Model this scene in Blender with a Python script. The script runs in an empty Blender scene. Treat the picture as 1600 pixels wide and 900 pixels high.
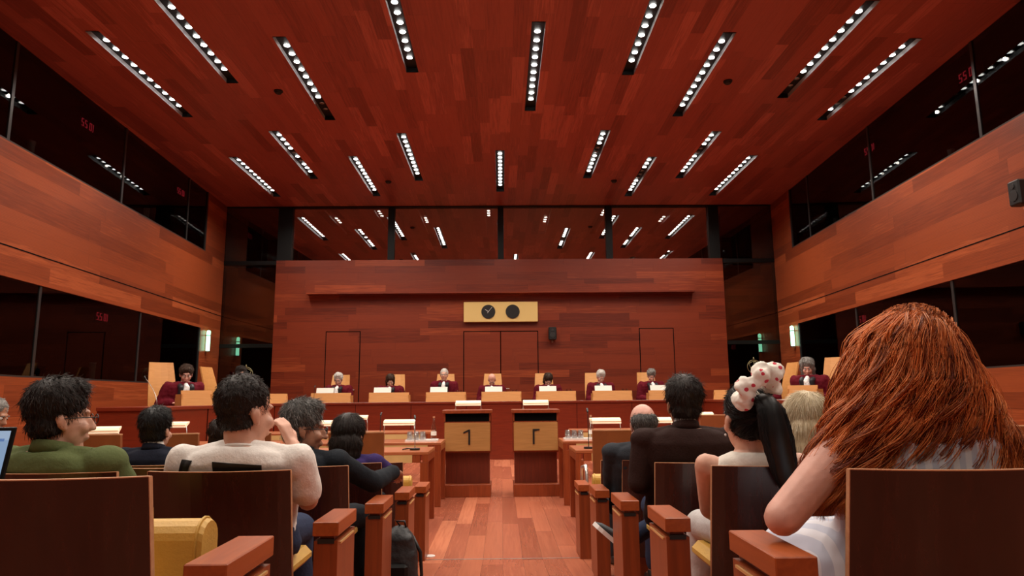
import bpy, math, random
import numpy as np
from mathutils import Vector, Matrix, Euler, noise
from mathutils.bvhtree import BVHTree

random.seed(7)
rng = np.random.default_rng(7)
PI = math.pi
SC = bpy.context.scene
COL = SC.collection

# ------------------------------------------------------------------ camera
cam_d = bpy.data.cameras.new('camera'); cam = bpy.data.objects.new('camera', cam_d); COL.objects.link(cam)
F_PX, PITCH, YAW, ROLL = 1075.0, 0.1577, 0.0161, -0.0087
fw = Vector((math.sin(YAW) * math.cos(PITCH), math.cos(YAW) * math.cos(PITCH), math.sin(PITCH)))
rt = Vector((math.cos(YAW), -math.sin(YAW), 0)); up = rt.cross(fw)
c_, s_ = math.cos(ROLL), math.sin(ROLL)
rt2 = rt * c_ + up * s_; up2 = up * c_ - rt * s_
cam.matrix_world = Matrix(((rt2.x, up2.x, -fw.x, 0), (rt2.y, up2.y, -fw.y, 0), (rt2.z, up2.z, -fw.z, 1.37), (0, 0, 0, 1)))
cam_d.sensor_width = 36.0; cam_d.lens = F_PX * 36.0 / 1600.0
cam_d.clip_start = 0.05; cam_d.clip_end = 100
SC.camera = cam

# ------------------------------------------------------------------ world, exposure, light levels
w = bpy.data.worlds.new('world'); SC.world = w; w.use_nodes = True
w.node_tree.nodes['Background'].inputs[0].default_value = (0.9, 0.75, 0.6, 1)
w.node_tree.nodes['Background'].inputs[1].default_value = 0.02
SC.view_settings.view_transform = 'Standard'
SC.view_settings.look = 'None'
SC.view_settings.exposure = 0.0
SC.view_settings.gamma = 1.0
SC.view_settings.use_curve_mapping = False
SC.cycles.max_bounces = 6
SC.cycles.transparent_max_bounces = 12
SC.cycles.sample_clamp_indirect = 6.0
SPOT_W = 112.0          # each of three lamps a strip
SPOT_COL = (1.0, 0.90, 0.78)
LENS_E = 12.0
CEIL = 6.63; YB = 18.5

# ------------------------------------------------------------------ helpers
class MB:
    def __init__(s): s.v = []; s.f = []; s.n = 0; s.sm = []
    def add(s, v, f, smooth=False):
        v = np.asarray(v, float).reshape(-1, 3); s.v.append(v)
        s.f += [tuple(i + s.n for i in q) for q in f]; s.sm += [smooth] * len(f); s.n += len(v); return s
    def box(s, x0, x1, y0, y1, z0, z1, M=None, bev=0.0):
        x0, x1 = min(x0, x1), max(x0, x1); y0, y1 = min(y0, y1), max(y0, y1); z0, z1 = min(z0, z1), max(z0, z1)
        if bev > 0:
            b = min(bev, (x1 - x0) / 2.01, (y1 - y0) / 2.01, (z1 - z0) / 2.01)
            P = []; idx = {}
            for ix, X in enumerate((x0, x1)):
                for iy, Y in enumerate((y0, y1)):
                    for iz, Z in enumerate((z0, z1)):
                        dx, dy, dz = (b if ix == 0 else -b), (b if iy == 0 else -b), (b if iz == 0 else -b)
                        for a, p in enumerate(((X, Y + dy, Z + dz), (X + dx, Y, Z + dz), (X + dx, Y + dy, Z))):
                            idx[(ix, iy, iz, a)] = len(P); P.append(p)
            F = []
            def q(*k): F.append(tuple(idx[i] for i in k))
            for i in (0, 1):
                o = (1, -1)[i]
                for a, ks in ((0, [(i, 0, 0, 0), (i, 0, 1, 0), (i, 1, 1, 0), (i, 1, 0, 0)]), (1, [(0, i, 0, 1), (1, i, 0, 1), (1, i, 1, 1), (0, i, 1, 1)]), (2, [(0, 0, i, 2), (0, 1, i, 2), (1, 1, i, 2), (1, 0, i, 2)])):
                    q(*ks[::o])
            for i in (0, 1):
                for j in (0, 1):
                    q((i, j, 0, 0), (i, j, 1, 0), (i, j, 1, 1), (i, j, 0, 1))
                    q((i, 0, j, 0), (i, 1, j, 0), (i, 1, j, 2), (i, 0, j, 2))
                    q((0, i, j, 1), (1, i, j, 1), (1, i, j, 2), (0, i, j, 2))
                    for k in (0, 1): q((i, j, k, 0), (i, j, k, 1), (i, j, k, 2))
            v = np.array(P)
        else:
            v = np.array([(x, y, z) for x in (x0, x1) for y in (y0, y1) for z in (z0, z1)])
            F = [(0, 1, 3, 2), (4, 6, 7, 5), (0, 4, 5, 1), (2, 3, 7, 6), (0, 2, 6, 4), (1, 5, 7, 3)]
        if M is not None: v = tf(v, M)
        return s.add(v, F)
    def loft(s, rings, cap=True, closed=False, smooth=True):
        n = len(rings[0]); m = len(rings); v = np.concatenate([np.asarray(r, float) for r in rings]); f = []
        for i in range(m if closed else m - 1):
            a, b = i * n, ((i + 1) % m) * n
            for j in range(n): k = (j + 1) % n; f.append((a + j, a + k, b + k, b + j))
        if cap and not closed: f.append(tuple(range(n))[::-1]); f.append(tuple(range((m - 1) * n, m * n)))
        return s.add(v, f, smooth)
    def ell(s, c, r, M=None, n=16, m=10):
        c = np.array(c, float); r = np.array([r] * 3 if np.isscalar(r) else r, float)
        v = [(0, 0, 1)]
        for i in range(1, m):
            t = PI * i / m
            for j in range(n): p = 2 * PI * j / n; v.append((math.sin(t) * math.cos(p), math.sin(t) * math.sin(p), math.cos(t)))
        v.append((0, 0, -1)); f = []
        for j in range(n): k = (j + 1) % n; f.append((0, 1 + j, 1 + k)); f.append((len(v) - 1, 1 + (m - 2) * n + k, 1 + (m - 2) * n + j))
        for i in range(m - 2):
            for j in range(n): k = (j + 1) % n; f.append((1 + i * n + j, 1 + (i + 1) * n + j, 1 + (i + 1) * n + k, 1 + i * n + k))
        v = np.array(v) * r
        if M is not None: v = v @ np.array(M.to_3x3()).T
        return s.add(v + c, f, True)
    def cap(s, a, b, ra, rb=None, n=14, flat=1.0, side=None):
        """tapered capsule from a to b"""
        rb = ra if rb is None else rb
        a, b = Vector(a), Vector(b); d = b - a
        if d.length < 1e-6: return s.ell(a, ra)
        d.normalize()
        u = Vector(side) if side is not None else (Vector((0, 0, 1)) if abs(d.z) < .9 else Vector((1, 0, 0)))
        u = (u - d * u.dot(d)).normalized(); w_ = d.cross(u)
        R = []
        def ring(c, r): R.append([tuple(c + u * (r * math.cos(t) * flat) + w_ * (r * math.sin(t))) for t in (2 * PI * k / n for k in range(n))])
        for k in (80, 60, 35): ring(a - d * ra * math.sin(math.radians(k)), ra * math.cos(math.radians(k)))
        ring(a, ra); ring(b, rb)
        for k in (35, 60, 80): ring(b + d * rb * math.sin(math.radians(k)), rb * math.cos(math.radians(k)))
        return s.loft(R)
    def tube(s, pts, r, n=8, closed=False):
        P = [Vector(p) for p in pts]; R = []; m = len(P)
        rr = r if hasattr(r, '__len__') else [r] * m
        pu = None
        for i in range(m):
            d = (P[(i + 1) % m] - P[i - 1]) if closed else (P[min(i + 1, m - 1)] - P[max(i - 1, 0)])
            d.normalize()
            u = pu if pu is not None else (Vector((0, 0, 1)) if abs(d.z) < .9 else Vector((1, 0, 0)))
            u = u - d * u.dot(d); u.normalize(); pu = u; w_ = d.cross(u)
            R.append([tuple(P[i] + (u * math.cos(t) + w_ * math.sin(t)) * rr[i]) for t in (2 * PI * k / n for k in range(n))])
        return s.loft(R, cap=not closed, closed=closed)
    def cyl(s, c, r, h, axis='z', n=24, r2=None):
        r2 = r if r2 is None else r2
        R = []
        for rad, o in ((r, 0), (r2, h)):
            q = []
            for k in range(n):
                t = 2 * PI * k / n; x, y = rad * math.cos(t), rad * math.sin(t)
                q.append({'z': (c[0] + x, c[1] + y, c[2] + o), 'y': (c[0] + x, c[1] + o, c[2] - y), 'x': (c[0] + o, c[1] + x, c[2] + y)}[axis])
            R.append(q)
        return s.loft(R, smooth=False)
    def mesh(s, name):
        me = bpy.data.meshes.new(name); v = np.concatenate(s.v) if s.v else np.zeros((0, 3))
        me.from_pydata(v.tolist(), [], s.f); me.polygons.foreach_set('use_smooth', s.sm); me.update(); return me
    def build(s, name, m, parent=None, loc=None):
        return put(name, s.mesh(name), m, parent, loc)

def tf(v, M):
    A = np.array(M); return v @ A[:3, :3].T + A[:3, 3]

def put(name, me, m, parent=None, loc=None):
    me.materials.clear(); me.materials.append(m)
    o = bpy.data.objects.new(name, me); COL.objects.link(o)
    if parent is not None: o.parent = parent
    if loc is not None: o.location = loc
    return o

def tag(o, label=None, cat=None, group=None, kind=None):
    if label: o['label'] = label
    if cat: o['category'] = cat
    if group: o['group'] = group
    if kind: o['kind'] = kind
    return o

def empty(name, loc=(0, 0, 0), rz=0.0):
    o = bpy.data.objects.new(name, None); COL.objects.link(o); o.location = loc; o.rotation_euler = (0, 0, rz); o.empty_display_size = .1
    return o

def copy_tree(o, parent=None):
    c = o.copy(); COL.objects.link(c)
    if parent is not None: c.parent = parent
    for ch in list(o.children): copy_tree(ch, c)
    return c

# ------------------------------------------------------------------ materials
def nt(name):
    m = bpy.data.materials.new(name); m.use_nodes = True; t = m.node_tree; b = t.nodes['Principled BSDF']; return m, t, b
def mat(name, col, rough=.5, metal=0.0, spec=.5, emit=None, es=0.0, nz=0.0, nscale=40, bump=0.0, bscale=200, trans=0.0, coat=0.0, sheen=0.0, stretch=None):
    m, t, b = nt(name)
    b.inputs['Base Color'].default_value = (*col, 1); b.inputs['Roughness'].default_value = rough; b.inputs['Metallic'].default_value = metal
    b.inputs['Specular IOR Level'].default_value = spec; b.inputs['Transmission Weight'].default_value = trans; b.inputs['Coat Weight'].default_value = coat
    b.inputs['Sheen Weight'].default_value = sheen
    if emit: b.inputs['Emission Color'].default_value = (*emit, 1); b.inputs['Emission Strength'].default_value = es
    if nz > 0 or bump > 0:
        tc = t.nodes.new('ShaderNodeTexCoord'); src = tc.outputs['Object']
        if stretch:
            mp = t.nodes.new('ShaderNodeMapping'); mp.inputs['Scale'].default_value = stretch; t.links.new(src, mp.inputs[0]); src = mp.outputs[0]
    if nz > 0:
        n = t.nodes.new('ShaderNodeTexNoise'); n.inputs['Scale'].default_value = nscale; n.inputs['Detail'].default_value = 5
        t.links.new(src, n.inputs['Vector'])
        r = t.nodes.new('ShaderNodeValToRGB'); r.color_ramp.elements[0].position = .3; r.color_ramp.elements[1].position = .7
        r.color_ramp.elements[0].color = (*[max(0, c * (1 - nz)) for c in col], 1); r.color_ramp.elements[1].color = (*[min(1, c * (1 + nz)) for c in col], 1)
        t.links.new(n.outputs['Fac'], r.inputs[0]); t.links.new(r.outputs[0], b.inputs['Base Color'])
    if bump > 0:
        n2 = t.nodes.new('ShaderNodeTexNoise'); n2.inputs['Scale'].default_value = bscale; n2.inputs['Detail'].default_value = 4; t.links.new(src, n2.inputs['Vector'])
        bp = t.nodes.new('ShaderNodeBump'); bp.inputs['Strength'].default_value = bump; bp.inputs['Distance'].default_value = .01
        t.links.new(n2.outputs['Fac'], bp.inputs['Height']); t.links.new(bp.outputs[0], b.inputs['Normal'])
    return m

def M_(t, op, a, b=None, c=None):
    n = t.nodes.new('ShaderNodeMath'); n.operation = op
    for i, x in enumerate((a, b, c)):
        if x is None: continue
        if isinstance(x, (int, float)): n.inputs[i].default_value = x
        else: t.links.new(x, n.inputs[i])
    return n.outputs[0]

def planks(name, ua, va, width, length, cols, rough=.3, seam=.004, seamdark=.35, ribs=0.0, endseam=.006, grain=1.0, spec=.5):
    """boards running along axis ua, stacked along va (0 x, 1 y, 2 z), each board its own tone"""
    m, t, b = nt(name)
    g = t.nodes.new('ShaderNodeNewGeometry'); sp = t.nodes.new('ShaderNodeSeparateXYZ'); t.links.new(g.outputs['Position'], sp.inputs[0])
    u, v = sp.outputs[ua], sp.outputs[va]
    vs = M_(t, 'DIVIDE', v, width); row = M_(t, 'FLOOR', vs); vf = M_(t, 'FRACT', vs)
    wn = t.nodes.new('ShaderNodeTexWhiteNoise'); wn.noise_dimensions = '1D'; t.links.new(row, wn.inputs['W'])
    us = M_(t, 'ADD', M_(t, 'DIVIDE', u, length), M_(t, 'MULTIPLY', wn.outputs['Value'], 7.31)); colm = M_(t, 'FLOOR', us); uf = M_(t, 'FRACT', us)
    cx = t.nodes.new('ShaderNodeCombineXYZ'); t.links.new(row, cx.inputs[0]); t.links.new(colm, cx.inputs[1])
    w2 = t.nodes.new('ShaderNodeTexWhiteNoise'); w2.noise_dimensions = '3D'; t.links.new(cx.outputs[0], w2.inputs['Vector'])
    # grain: stretched noise, shifted per board
    gx = t.nodes.new('ShaderNodeCombineXYZ')
    t.links.new(M_(t, 'MULTIPLY', u, 1.3), gx.inputs[0]); t.links.new(M_(t, 'MULTIPLY', v, 26.0), gx.inputs[1]); t.links.new(M_(t, 'MULTIPLY', w2.outputs['Value'], 50), gx.inputs[2])
    gn = t.nodes.new('ShaderNodeTexNoise'); gn.inputs['Scale'].default_value = 1.4; gn.inputs['Detail'].default_value = 6; gn.inputs['Distortion'].default_value = .6
    t.links.new(gx.outputs[0], gn.inputs['Vector'])
    r = t.nodes.new('ShaderNodeValToRGB'); el = r.color_ramp.elements
    el[0].position = 0; el[0].color = (*cols[0], 1); el[1].position = 1; el[1].color = (*cols[-1], 1)
    for i in range(1, len(cols) - 1):
        e = el.new(i / (len(cols) - 1)); e.color = (*cols[i], 1)
    fac = M_(t, 'ADD', w2.outputs['Value'], M_(t, 'MULTIPLY', M_(t, 'SUBTRACT', gn.outputs['Fac'], .5), .9 * grain)); t.links.new(fac, r.inputs[0])
    su = M_(t, 'MULTIPLY', M_(t, 'GREATER_THAN', vf, seam / width), M_(t, 'GREATER_THAN', uf, endseam / length))
    if ribs > 0:
        rb = M_(t, 'FRACT', M_(t, 'DIVIDE', v, .022)); rb = M_(t, 'LESS_THAN', rb, .35)
        w3 = t.nodes.new('ShaderNodeTexWhiteNoise'); w3.noise_dimensions = '4D'; t.links.new(cx.outputs[0], w3.inputs['Vector']); w3.inputs['W'].default_value = 3.3
        on = M_(t, 'LESS_THAN', w3.outputs['Value'], ribs); rb = M_(t, 'MULTIPLY', rb, on)
        su = M_(t, 'MULTIPLY', su, M_(t, 'SUBTRACT', 1.0, M_(t, 'MULTIPLY', rb, .38)))
    k = M_(t, 'ADD', M_(t, 'MULTIPLY', su, 1 - seamdark), seamdark)
    mx = t.nodes.new('ShaderNodeVectorMath'); mx.operation = 'SCALE'; t.links.new(r.outputs[0], mx.inputs[0]); t.links.new(k, mx.inputs['Scale'])
    t.links.new(mx.outputs[0], b.inputs['Base Color'])
    b.inputs['Roughness'].default_value = rough
    b.inputs['Specular IOR Level'].default_value = spec
    return m

def glass_thin(name, tint, rough=0.0, f0=.08, top=1.0):
    """one pane: lets light through with a tint and mirrors by Schlick's law, the same from both faces"""
    m, t, b = nt(name); t.nodes.remove(b); out = t.nodes['Material Output']
    tr = t.nodes.new('ShaderNodeBsdfTransparent'); tr.inputs[0].default_value = (*tint, 1)
    gl = t.nodes.new('ShaderNodeBsdfGlossy'); gl.inputs['Roughness'].default_value = rough; gl.inputs['Color'].default_value = (1, 1, 1, 1)
    g = t.nodes.new('ShaderNodeNewGeometry'); dt = t.nodes.new('ShaderNodeVectorMath'); dt.operation = 'DOT_PRODUCT'
    t.links.new(g.outputs['Incoming'], dt.inputs[0]); t.links.new(g.outputs['Normal'], dt.inputs[1])
    k = M_(t, 'POWER', M_(t, 'SUBTRACT', 1.0, M_(t, 'MINIMUM', M_(t, 'ABSOLUTE', dt.outputs['Value']), 1.0)), 5.0)
    f = M_(t, 'ADD', M_(t, 'MULTIPLY', k, (1 - f0) * top), f0)
    mx = t.nodes.new('ShaderNodeMixShader'); t.links.new(f, mx.inputs[0]); t.links.new(tr.outputs[0], mx.inputs[1]); t.links.new(gl.outputs[0], mx.inputs[2]); t.links.new(mx.outputs[0], out.inputs['Surface'])
    return m

def wood(name, dark, light, rough=.3, axis='z', scale=3.0, spec=.5, coat=0.0):
    st = {'z': (14, 14, 1), 'x': (1, 14, 14), 'y': (14, 1, 14)}[axis]
    m, t, b = nt(name)
    tc = t.nodes.new('ShaderNodeTexCoord'); mp = t.nodes.new('ShaderNodeMapping'); mp.inputs['Scale'].default_value = st; t.links.new(tc.outputs['Object'], mp.inputs[0])
    n = t.nodes.new('ShaderNodeTexNoise'); n.inputs['Scale'].default_value = scale; n.inputs['Detail'].default_value = 6; n.inputs['Distortion'].default_value = .8; t.links.new(mp.outputs[0], n.inputs['Vector'])
    r = t.nodes.new('ShaderNodeValToRGB'); r.color_ramp.elements[0].position = .3; r.color_ramp.elements[1].position = .72
    r.color_ramp.elements[0].color = (*dark, 1); r.color_ramp.elements[1].color = (*light, 1)
    t.links.new(n.outputs['Fac'], r.inputs[0]); t.links.new(r.outputs[0], b.inputs['Base Color'])
    b.inputs['Roughness'].default_value = rough; b.inputs['Specular IOR Level'].default_value = spec; b.inputs['Coat Weight'].default_value = coat
    return m

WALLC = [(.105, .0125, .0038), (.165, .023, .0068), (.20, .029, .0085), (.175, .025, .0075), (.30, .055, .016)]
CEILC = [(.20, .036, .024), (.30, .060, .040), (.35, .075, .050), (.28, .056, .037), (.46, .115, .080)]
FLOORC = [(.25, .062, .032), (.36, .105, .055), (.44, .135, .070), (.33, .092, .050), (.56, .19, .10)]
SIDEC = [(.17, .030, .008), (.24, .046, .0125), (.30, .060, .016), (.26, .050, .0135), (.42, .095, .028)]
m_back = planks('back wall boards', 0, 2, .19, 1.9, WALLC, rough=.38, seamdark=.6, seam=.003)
m_side = planks('side wall boards', 1, 2, .23, 3.1, SIDEC, rough=.38, seamdark=.55, seam=.003, ribs=.4)
m_ceil = planks('ceiling boards', 1, 0, .20, 1.7, CEILC, rough=.42, seamdark=.6, seam=.003, ribs=.3)
m_floor = planks('floor boards', 1, 0, .17, 2.1, FLOORC, rough=.27, seamdark=.55, seam=.003, grain=.5)
m_bench = wood('bench wood', (.15, .017, .006), (.22, .028, .009), .32, 'x')
m_lect = wood('lectern wood', (.20, .035, .009), (.31, .060, .015), .36, 'z')
m_lectp = wood('lectern panel', (.40, .20, .062), (.50, .26, .085), .38, 'x')
m_seatd = wood('dark seat shell', (.022, .0035, .0025), (.038, .0065, .004), .27, 'z')
m_seate = wood('pale plywood and painted lit edge', (.50, .24, .12), (.62, .32, .17), .45, 'x')
m_arm = wood('armrest wood', (.27, .052, .011), (.38, .084, .018), .33, 'y')
m_post = wood('arm post wood', (.18, .033, .008), (.27, .053, .012), .36, 'z')
m_tan = wood('tan leather wood', (.56, .25, .075), (.64, .30, .095), .45, 'x', spec=.35)
m_tanback = mat('brown leather back', (.27, .080, .024), .5, nz=.1, nscale=8)
m_yel = mat('mustard leather', (.56, .32, .06), .5, nz=.10, nscale=9, bump=.15, bscale=120)
m_brass = mat('pale brass', (.92, .68, .30), .38, .75)
m_black = mat('matt black', (.006, .006, .006), .5)
m_blackgl = mat('black housing', (.006, .006, .006), .45, spec=.2)
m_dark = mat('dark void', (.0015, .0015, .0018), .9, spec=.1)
m_steel = mat('brushed steel', (.62, .60, .58), .32, .9)
m_white = mat('white enamel', (.85, .83, .80), .35)
m_cream = mat('cream lamp shade', (.95, .84, .60), .4, emit=(1, .85, .6), es=.25)
m_paper = mat('paper', (.86, .82, .74), .6)
m_grey = mat('dark grey frame', (.05, .05, .05), .35, .5)
m_gl_side = glass_thin('booth glass', (.30, .30, .30), f0=.04, top=.55)
m_gl_cler = glass_thin('clerestory glass', (.75, .72, .68), f0=.46)
m_gl_bay = glass_thin('bay glass', (.62, .60, .52), f0=.10)
m_lens = mat('lit lens', (1, 1, 1), .3, emit=(1, .97, .92), es=LENS_E); m_lens.cycles.emission_sampling = 'NONE'
m_lensoff = mat('unlit lens', (.25, .25, .25), .2, .5)
m_recess = mat('grey recess side', (.30, .30, .30), .4)
m_green = mat('green lamp tube', (.6, 1, .8), .3, emit=(.32, 1.0, .62), es=4.0)
m_red = mat('red digits', (.5, .02, .02), .5, emit=(1, .05, .08), es=1.4)
m_redbox = mat('red alarm box', (.45, .02, .015), .4)
m_gold = mat('clock brass plate', (.85, .62, .24), .42, .45)
def glassm(name, col=(1, 1, 1)):
    return glass_thin(name, (.86 * col[0], .86 * col[1], .86 * col[2]), f0=.12)
m_glass = glassm('drinking glass')
# ------------------------------------------------------------------ room shell
def XW(y): return 7.54 - 0.0497 * (YB - y)          # half width of the room at depth y (walls splay)
SPL = 0.0497
def slab(mb, side, y0, y1, z0, z1, t=.15, off=0.0):
    s = -1 if side == 'L' else 1
    v = [(s * (XW(y) + off + d), y, z) for y in (y0, y1) for d in (0, t) for z in (z0, z1)]
    mb.add(v, [(0, 1, 3, 2), (4, 6, 7, 5), (0, 4, 5, 1), (2, 3, 7, 6), (0, 2, 6, 4), (1, 5, 7, 3)])

RAMP0, SLOPE = 6.2, .083
def floor_z(y): return max(0.0, (RAMP0 - y) * SLOPE)
f = MB()
YEND = 22.5
prof = [(-6.0, floor_z(-6.0)), (RAMP0, 0.0), (YEND, 0.0)]
for (ya, za), (yb, zb) in zip(prof[:-1], prof[1:]):
    f.add([(-8.2, ya, za), (8.2, ya, za), (8.2, yb, zb), (-8.2, yb, zb), (-8.2, ya, -.3), (8.2, ya, -.3), (8.2, yb, -.3), (-8.2, yb, -.3)],
          [(0, 1, 2, 3), (7, 6, 5, 4), (0, 4, 5, 1), (1, 5, 6, 2), (2, 6, 7, 3), (3, 7, 4, 0)])
tag(f.build('floor', m_floor), 'glossy red-brown plank floor', kind='structure')
st_ = MB().box(-.66, .66, RAMP0 - .008, RAMP0 + .008, -.01, .004)
tag(st_.build('trim_1', m_steel), 'thin pale metal strip across the aisle floor', kind='structure')

# light strips: (x centre, y0, y1)
STRIPS = [(-5.87, 9.3, 12.35), (-4.49, 7.90, 10.94), (-3.24, 9.46, 12.51), (-1.425, 7.52, 10.56), (.56, 9.05, 12.1), (2.12, 7.6, 10.66), (3.38, 9.34, 12.37), (5.06, 8.52, 11.56), (6.24, 9.51, 12.57),
          (-5.87, 14.55, 17.56), (-4.5, 13.06, 16.08), (-3.25, 14.52, 17.54), (-1.99, 13.2, 16.25), (-.005, 14.19, 17.18), (2.11, 13.06, 16.1), (3.39, 14.62, 17.63), (4.37, 13.14, 16.13), (5.63, 14.54, 17.6)]
NEARS = [(-5.6, 4.2, 7.2), (-3.24, 4.2, 7.2), (.3, 4.0, 7.0), (3.38, 4.2, 7.2), (5.7, 4.2, 7.2), (-4.5, 1.4, 4.4), (-1.9, 1.4, 4.4), (1.9, 1.4, 4.4), (4.5, 1.4, 4.4), (-2.5, -3.2, -.2), (2.5, -3.2, -.2)]
BEYOND = [(-4.9, 18.9, 21.9), (-3.5, 18.9, 21.9), (-2.25, 18.9, 21.9), (-.35, 18.9, 21.9), (1.35, 18.9, 21.9), (3.0, 18.9, 21.9), (4.9, 18.9, 21.9)]
SW = .10
def hole_grid(x0, x1, y0, y1, holes):
    xs = sorted({x0, x1, *[round(h[0] - SW, 4) for h in holes], *[round(h[0] + SW, 4) for h in holes]})
    ys = sorted({y0, y1, *[h[1] for h in holes], *[h[2] for h in holes]})
    mb = MB()
    for a, b in zip(xs[:-1], xs[1:]):
        for c, d in zip(ys[:-1], ys[1:]):
            mx, my = (a + b) / 2, (c + d) / 2
            if any(abs(mx - h[0]) < SW and h[1] < my < h[2] for h in holes): continue
            mb.add([(a, c, CEIL), (b, c, CEIL), (b, d, CEIL), (a, d, CEIL)], [(0, 3, 2, 1)])
    return mb
tag(hole_grid(-9.6, 9.6, -6.0, YEND, STRIPS + NEARS + BEYOND).build('ceiling', m_ceil), 'red-brown ceiling of long boards', kind='structure')
tag(MB().box(-9.7, 9.7, -6.1, YEND + .1, CEIL + .3, CEIL + .4).build('ceiling', m_dark), kind='structure')

# side walls
ZG0, ZG1, ZU0 = 1.73, 3.15, 5.09
YG = 17.17
for side, nm in (('L', 'wall_left'), ('R', 'wall_right')):
    mb = MB()
    slab(mb, side, -6, YG, -.1, ZG0); slab(mb, side, -6, YG, ZG1, ZU0); slab(mb, side, YG, YB + .02, -.1, CEIL)
    tag(mb.build(nm, m_side), 'warm red-brown board wall on the %s' % ('left' if side == 'L' else 'right'), kind='structure')
    gr = MB(); slab(gr, side, -6, YB, 3.585, 3.603, t=.01, off=-.004)
    tag(gr.build('trim_2', m_dark), 'dark groove along the side wall', kind='structure')
    # panes, mullions and the dark booths behind
    s = -1 if side == 'L' else 1
    for z0, z1, ms in ((ZG0, ZG1, (14.03, 10.7, 7.4, 4.1)), (ZU0, CEIL, (16.0, 12.9, 9.6, 6.3, 3.0))):
        p = MB(); slab(p, side, -6, YG, z0, z1, t=.012, off=.03)
        po = p.build('window_1', m_gl_side); tag(po, 'dark tinted glass of the booths in the side wall', kind='structure')
        fr = MB()
        for y in ms: slab(fr, side, y - .03, y + .03, z0, z1, t=.05, off=.018)
        slab(fr, side, YG - .05, YG, z0, z1, t=.04, off=.005); slab(fr, side, -6, YG, z0, z0 + .025, t=.03, off=.005)
        fr.build('window_frame', m_grey, po)
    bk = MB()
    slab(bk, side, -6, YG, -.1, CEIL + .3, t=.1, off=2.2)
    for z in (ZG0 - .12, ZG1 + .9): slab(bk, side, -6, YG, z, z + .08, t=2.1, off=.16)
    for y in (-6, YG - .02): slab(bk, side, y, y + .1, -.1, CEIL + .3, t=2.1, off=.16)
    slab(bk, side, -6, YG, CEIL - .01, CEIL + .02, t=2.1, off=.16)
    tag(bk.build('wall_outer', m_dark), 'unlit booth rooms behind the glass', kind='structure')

# rear wall behind the camera
tag(MB().box(-9, 9, -6.15, -6, -.3, 7).build('wall_rear', m_side), kind='structure')

# back wall with shelf
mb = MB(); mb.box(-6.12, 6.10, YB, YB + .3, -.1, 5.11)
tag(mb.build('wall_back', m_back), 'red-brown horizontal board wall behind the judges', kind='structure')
tag(MB().box(-5.21, 5.23, YB - .28, YB + .02, 4.14, 4.385).build('trim_3', m_back), 'long boxed wooden ledge across the back wall', kind='structure')
for i, (xa, xb, zt) in enumerate([(-4.70, -3.79, 3.15), (-1.01, -.02, 3.13), (-.02, .98, 3.13), (3.73, 4.65, 3.18)]):
    g_ = MB()
    w_ = .012
    g_.box(xa - w_, xa + w_, YB - .006, YB + .01, .55, zt); g_.box(xb - w_, xb + w_, YB - .006, YB + .01, .55, zt); g_.box(xa - w_, xb + w_, YB - .006, YB + .01, zt - w_, zt + w_)
    d = MB().box(xa + w_, xb - w_, YB - .012, YB + .01, .55, zt - w_).build('door_%d' % (i + 1), m_back); tag(d, 'flush wooden door in the back wall', kind='structure')
    g_.build('frame', m_dark, d)
    hx = xb - .12 if i in (0, 1) else xa + .12
    h = MB(); h.cyl((hx, YB - .06, 1.6), .012, .05, 'y', 12); h.cap((hx, YB - .06, 1.6), (hx + (-.1 if i in (0, 1) else .1), YB - .06, 1.6), .009); h.build('door_handle', m_steel, d)

# clerestory band above the back wall, end bays at its sides
for k, (xa, xb) in enumerate([(-5.735, -3.106), (-2.93, -.08), (.08, 2.914), (3.09, 5.776)]):
    tag(MB().box(xa, xb, YB + .10, YB + .115, 5.08, CEIL).build('window_%d' % (k + 3), m_gl_cler), 'clear pane above the back wall', kind='structure')
for a, b in ((-6.121, -5.735), (-3.106, -2.93), (-.08, .08), (2.914, 3.09), (5.776, 6.061)):
    tag(MB().box(a, b, YB + .02, YB + .28, 5.0, CEIL).build('pillar', m_blackgl), 'black steel post between the high panes', kind='structure')
tag(MB().box(-7.54, 7.54, YB + .0, YB + .06, CEIL - .03, CEIL + .002).build('trim_4', m_blackgl), 'thin black joint where the ceiling meets the glass', kind='structure')
for s in (-1, 1):
    xa, xb = 6.115, XW(YB) + .01
    X = sorted((s * xa, s * xb))
    tag(MB().box(X[0], X[1], YB + .04, YB + .055, .5, 2.74).build('window_7', glass_thin('low bay glass', (.25, .25, .25), f0=.12) if s < 0 else bpy.data.materials['low bay glass']), 'dark glass beside the back wall', kind='structure')
    tag(MB().box(X[0], X[1], YB + .04, YB + .055, 2.84, 4.99).build('window_8', m_gl_bay), 'tinted glass over wood beside the back wall', kind='structure')
    tag(MB().box(X[0], X[1], YB + .04, YB + .055, 5.10, CEIL).build('window_9', m_gl_bay), 'tinted pane at the end of the high band', kind='structure')
    tr = MB(); tr.box(X[0], X[1], YB + .0, YB + .25, 4.99, 5.10); tr.box(X[0], X[1], YB + .0, YB + .25, 2.74, 2.84)
    tag(tr.build('trim_5', m_blackgl), 'black transoms of the end bay', kind='structure')
    tag(MB().box(X[0] - .5, X[1] + .5, YB + .75, YB + .9, 2.8, 5.05).build('wall_bay', m_back), 'board wall seen through the end bay glass', kind='structure')
    tag(MB().box(X[0] - .5, X[1] + .5, YB + 1.4, YB + 1.5, 0, 2.8).build('wall_bay', m_dark), kind='structure')
    tag(MB().box(s * 7.75, s * 7.9, YB, YEND, -.1, CEIL).build('wall_beyond', m_dark), kind='structure')
tag(MB().box(-8, 8, YEND, YEND + .1, -.1, CEIL).build('wall_beyond', m_back), 'board wall beyond the high panes', kind='structure')

# dais
d = MB(); d.box(-6.95, 6.95, 16.05, YB, 0, .55)
for s in (-1, 1): d.box(s * 5.0, s * 7.02, 9.6, 16.05, 0, .55)
tag(d.build('floor_dais', m_floor), 'raised floor behind the bench', kind='structure')

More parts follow.
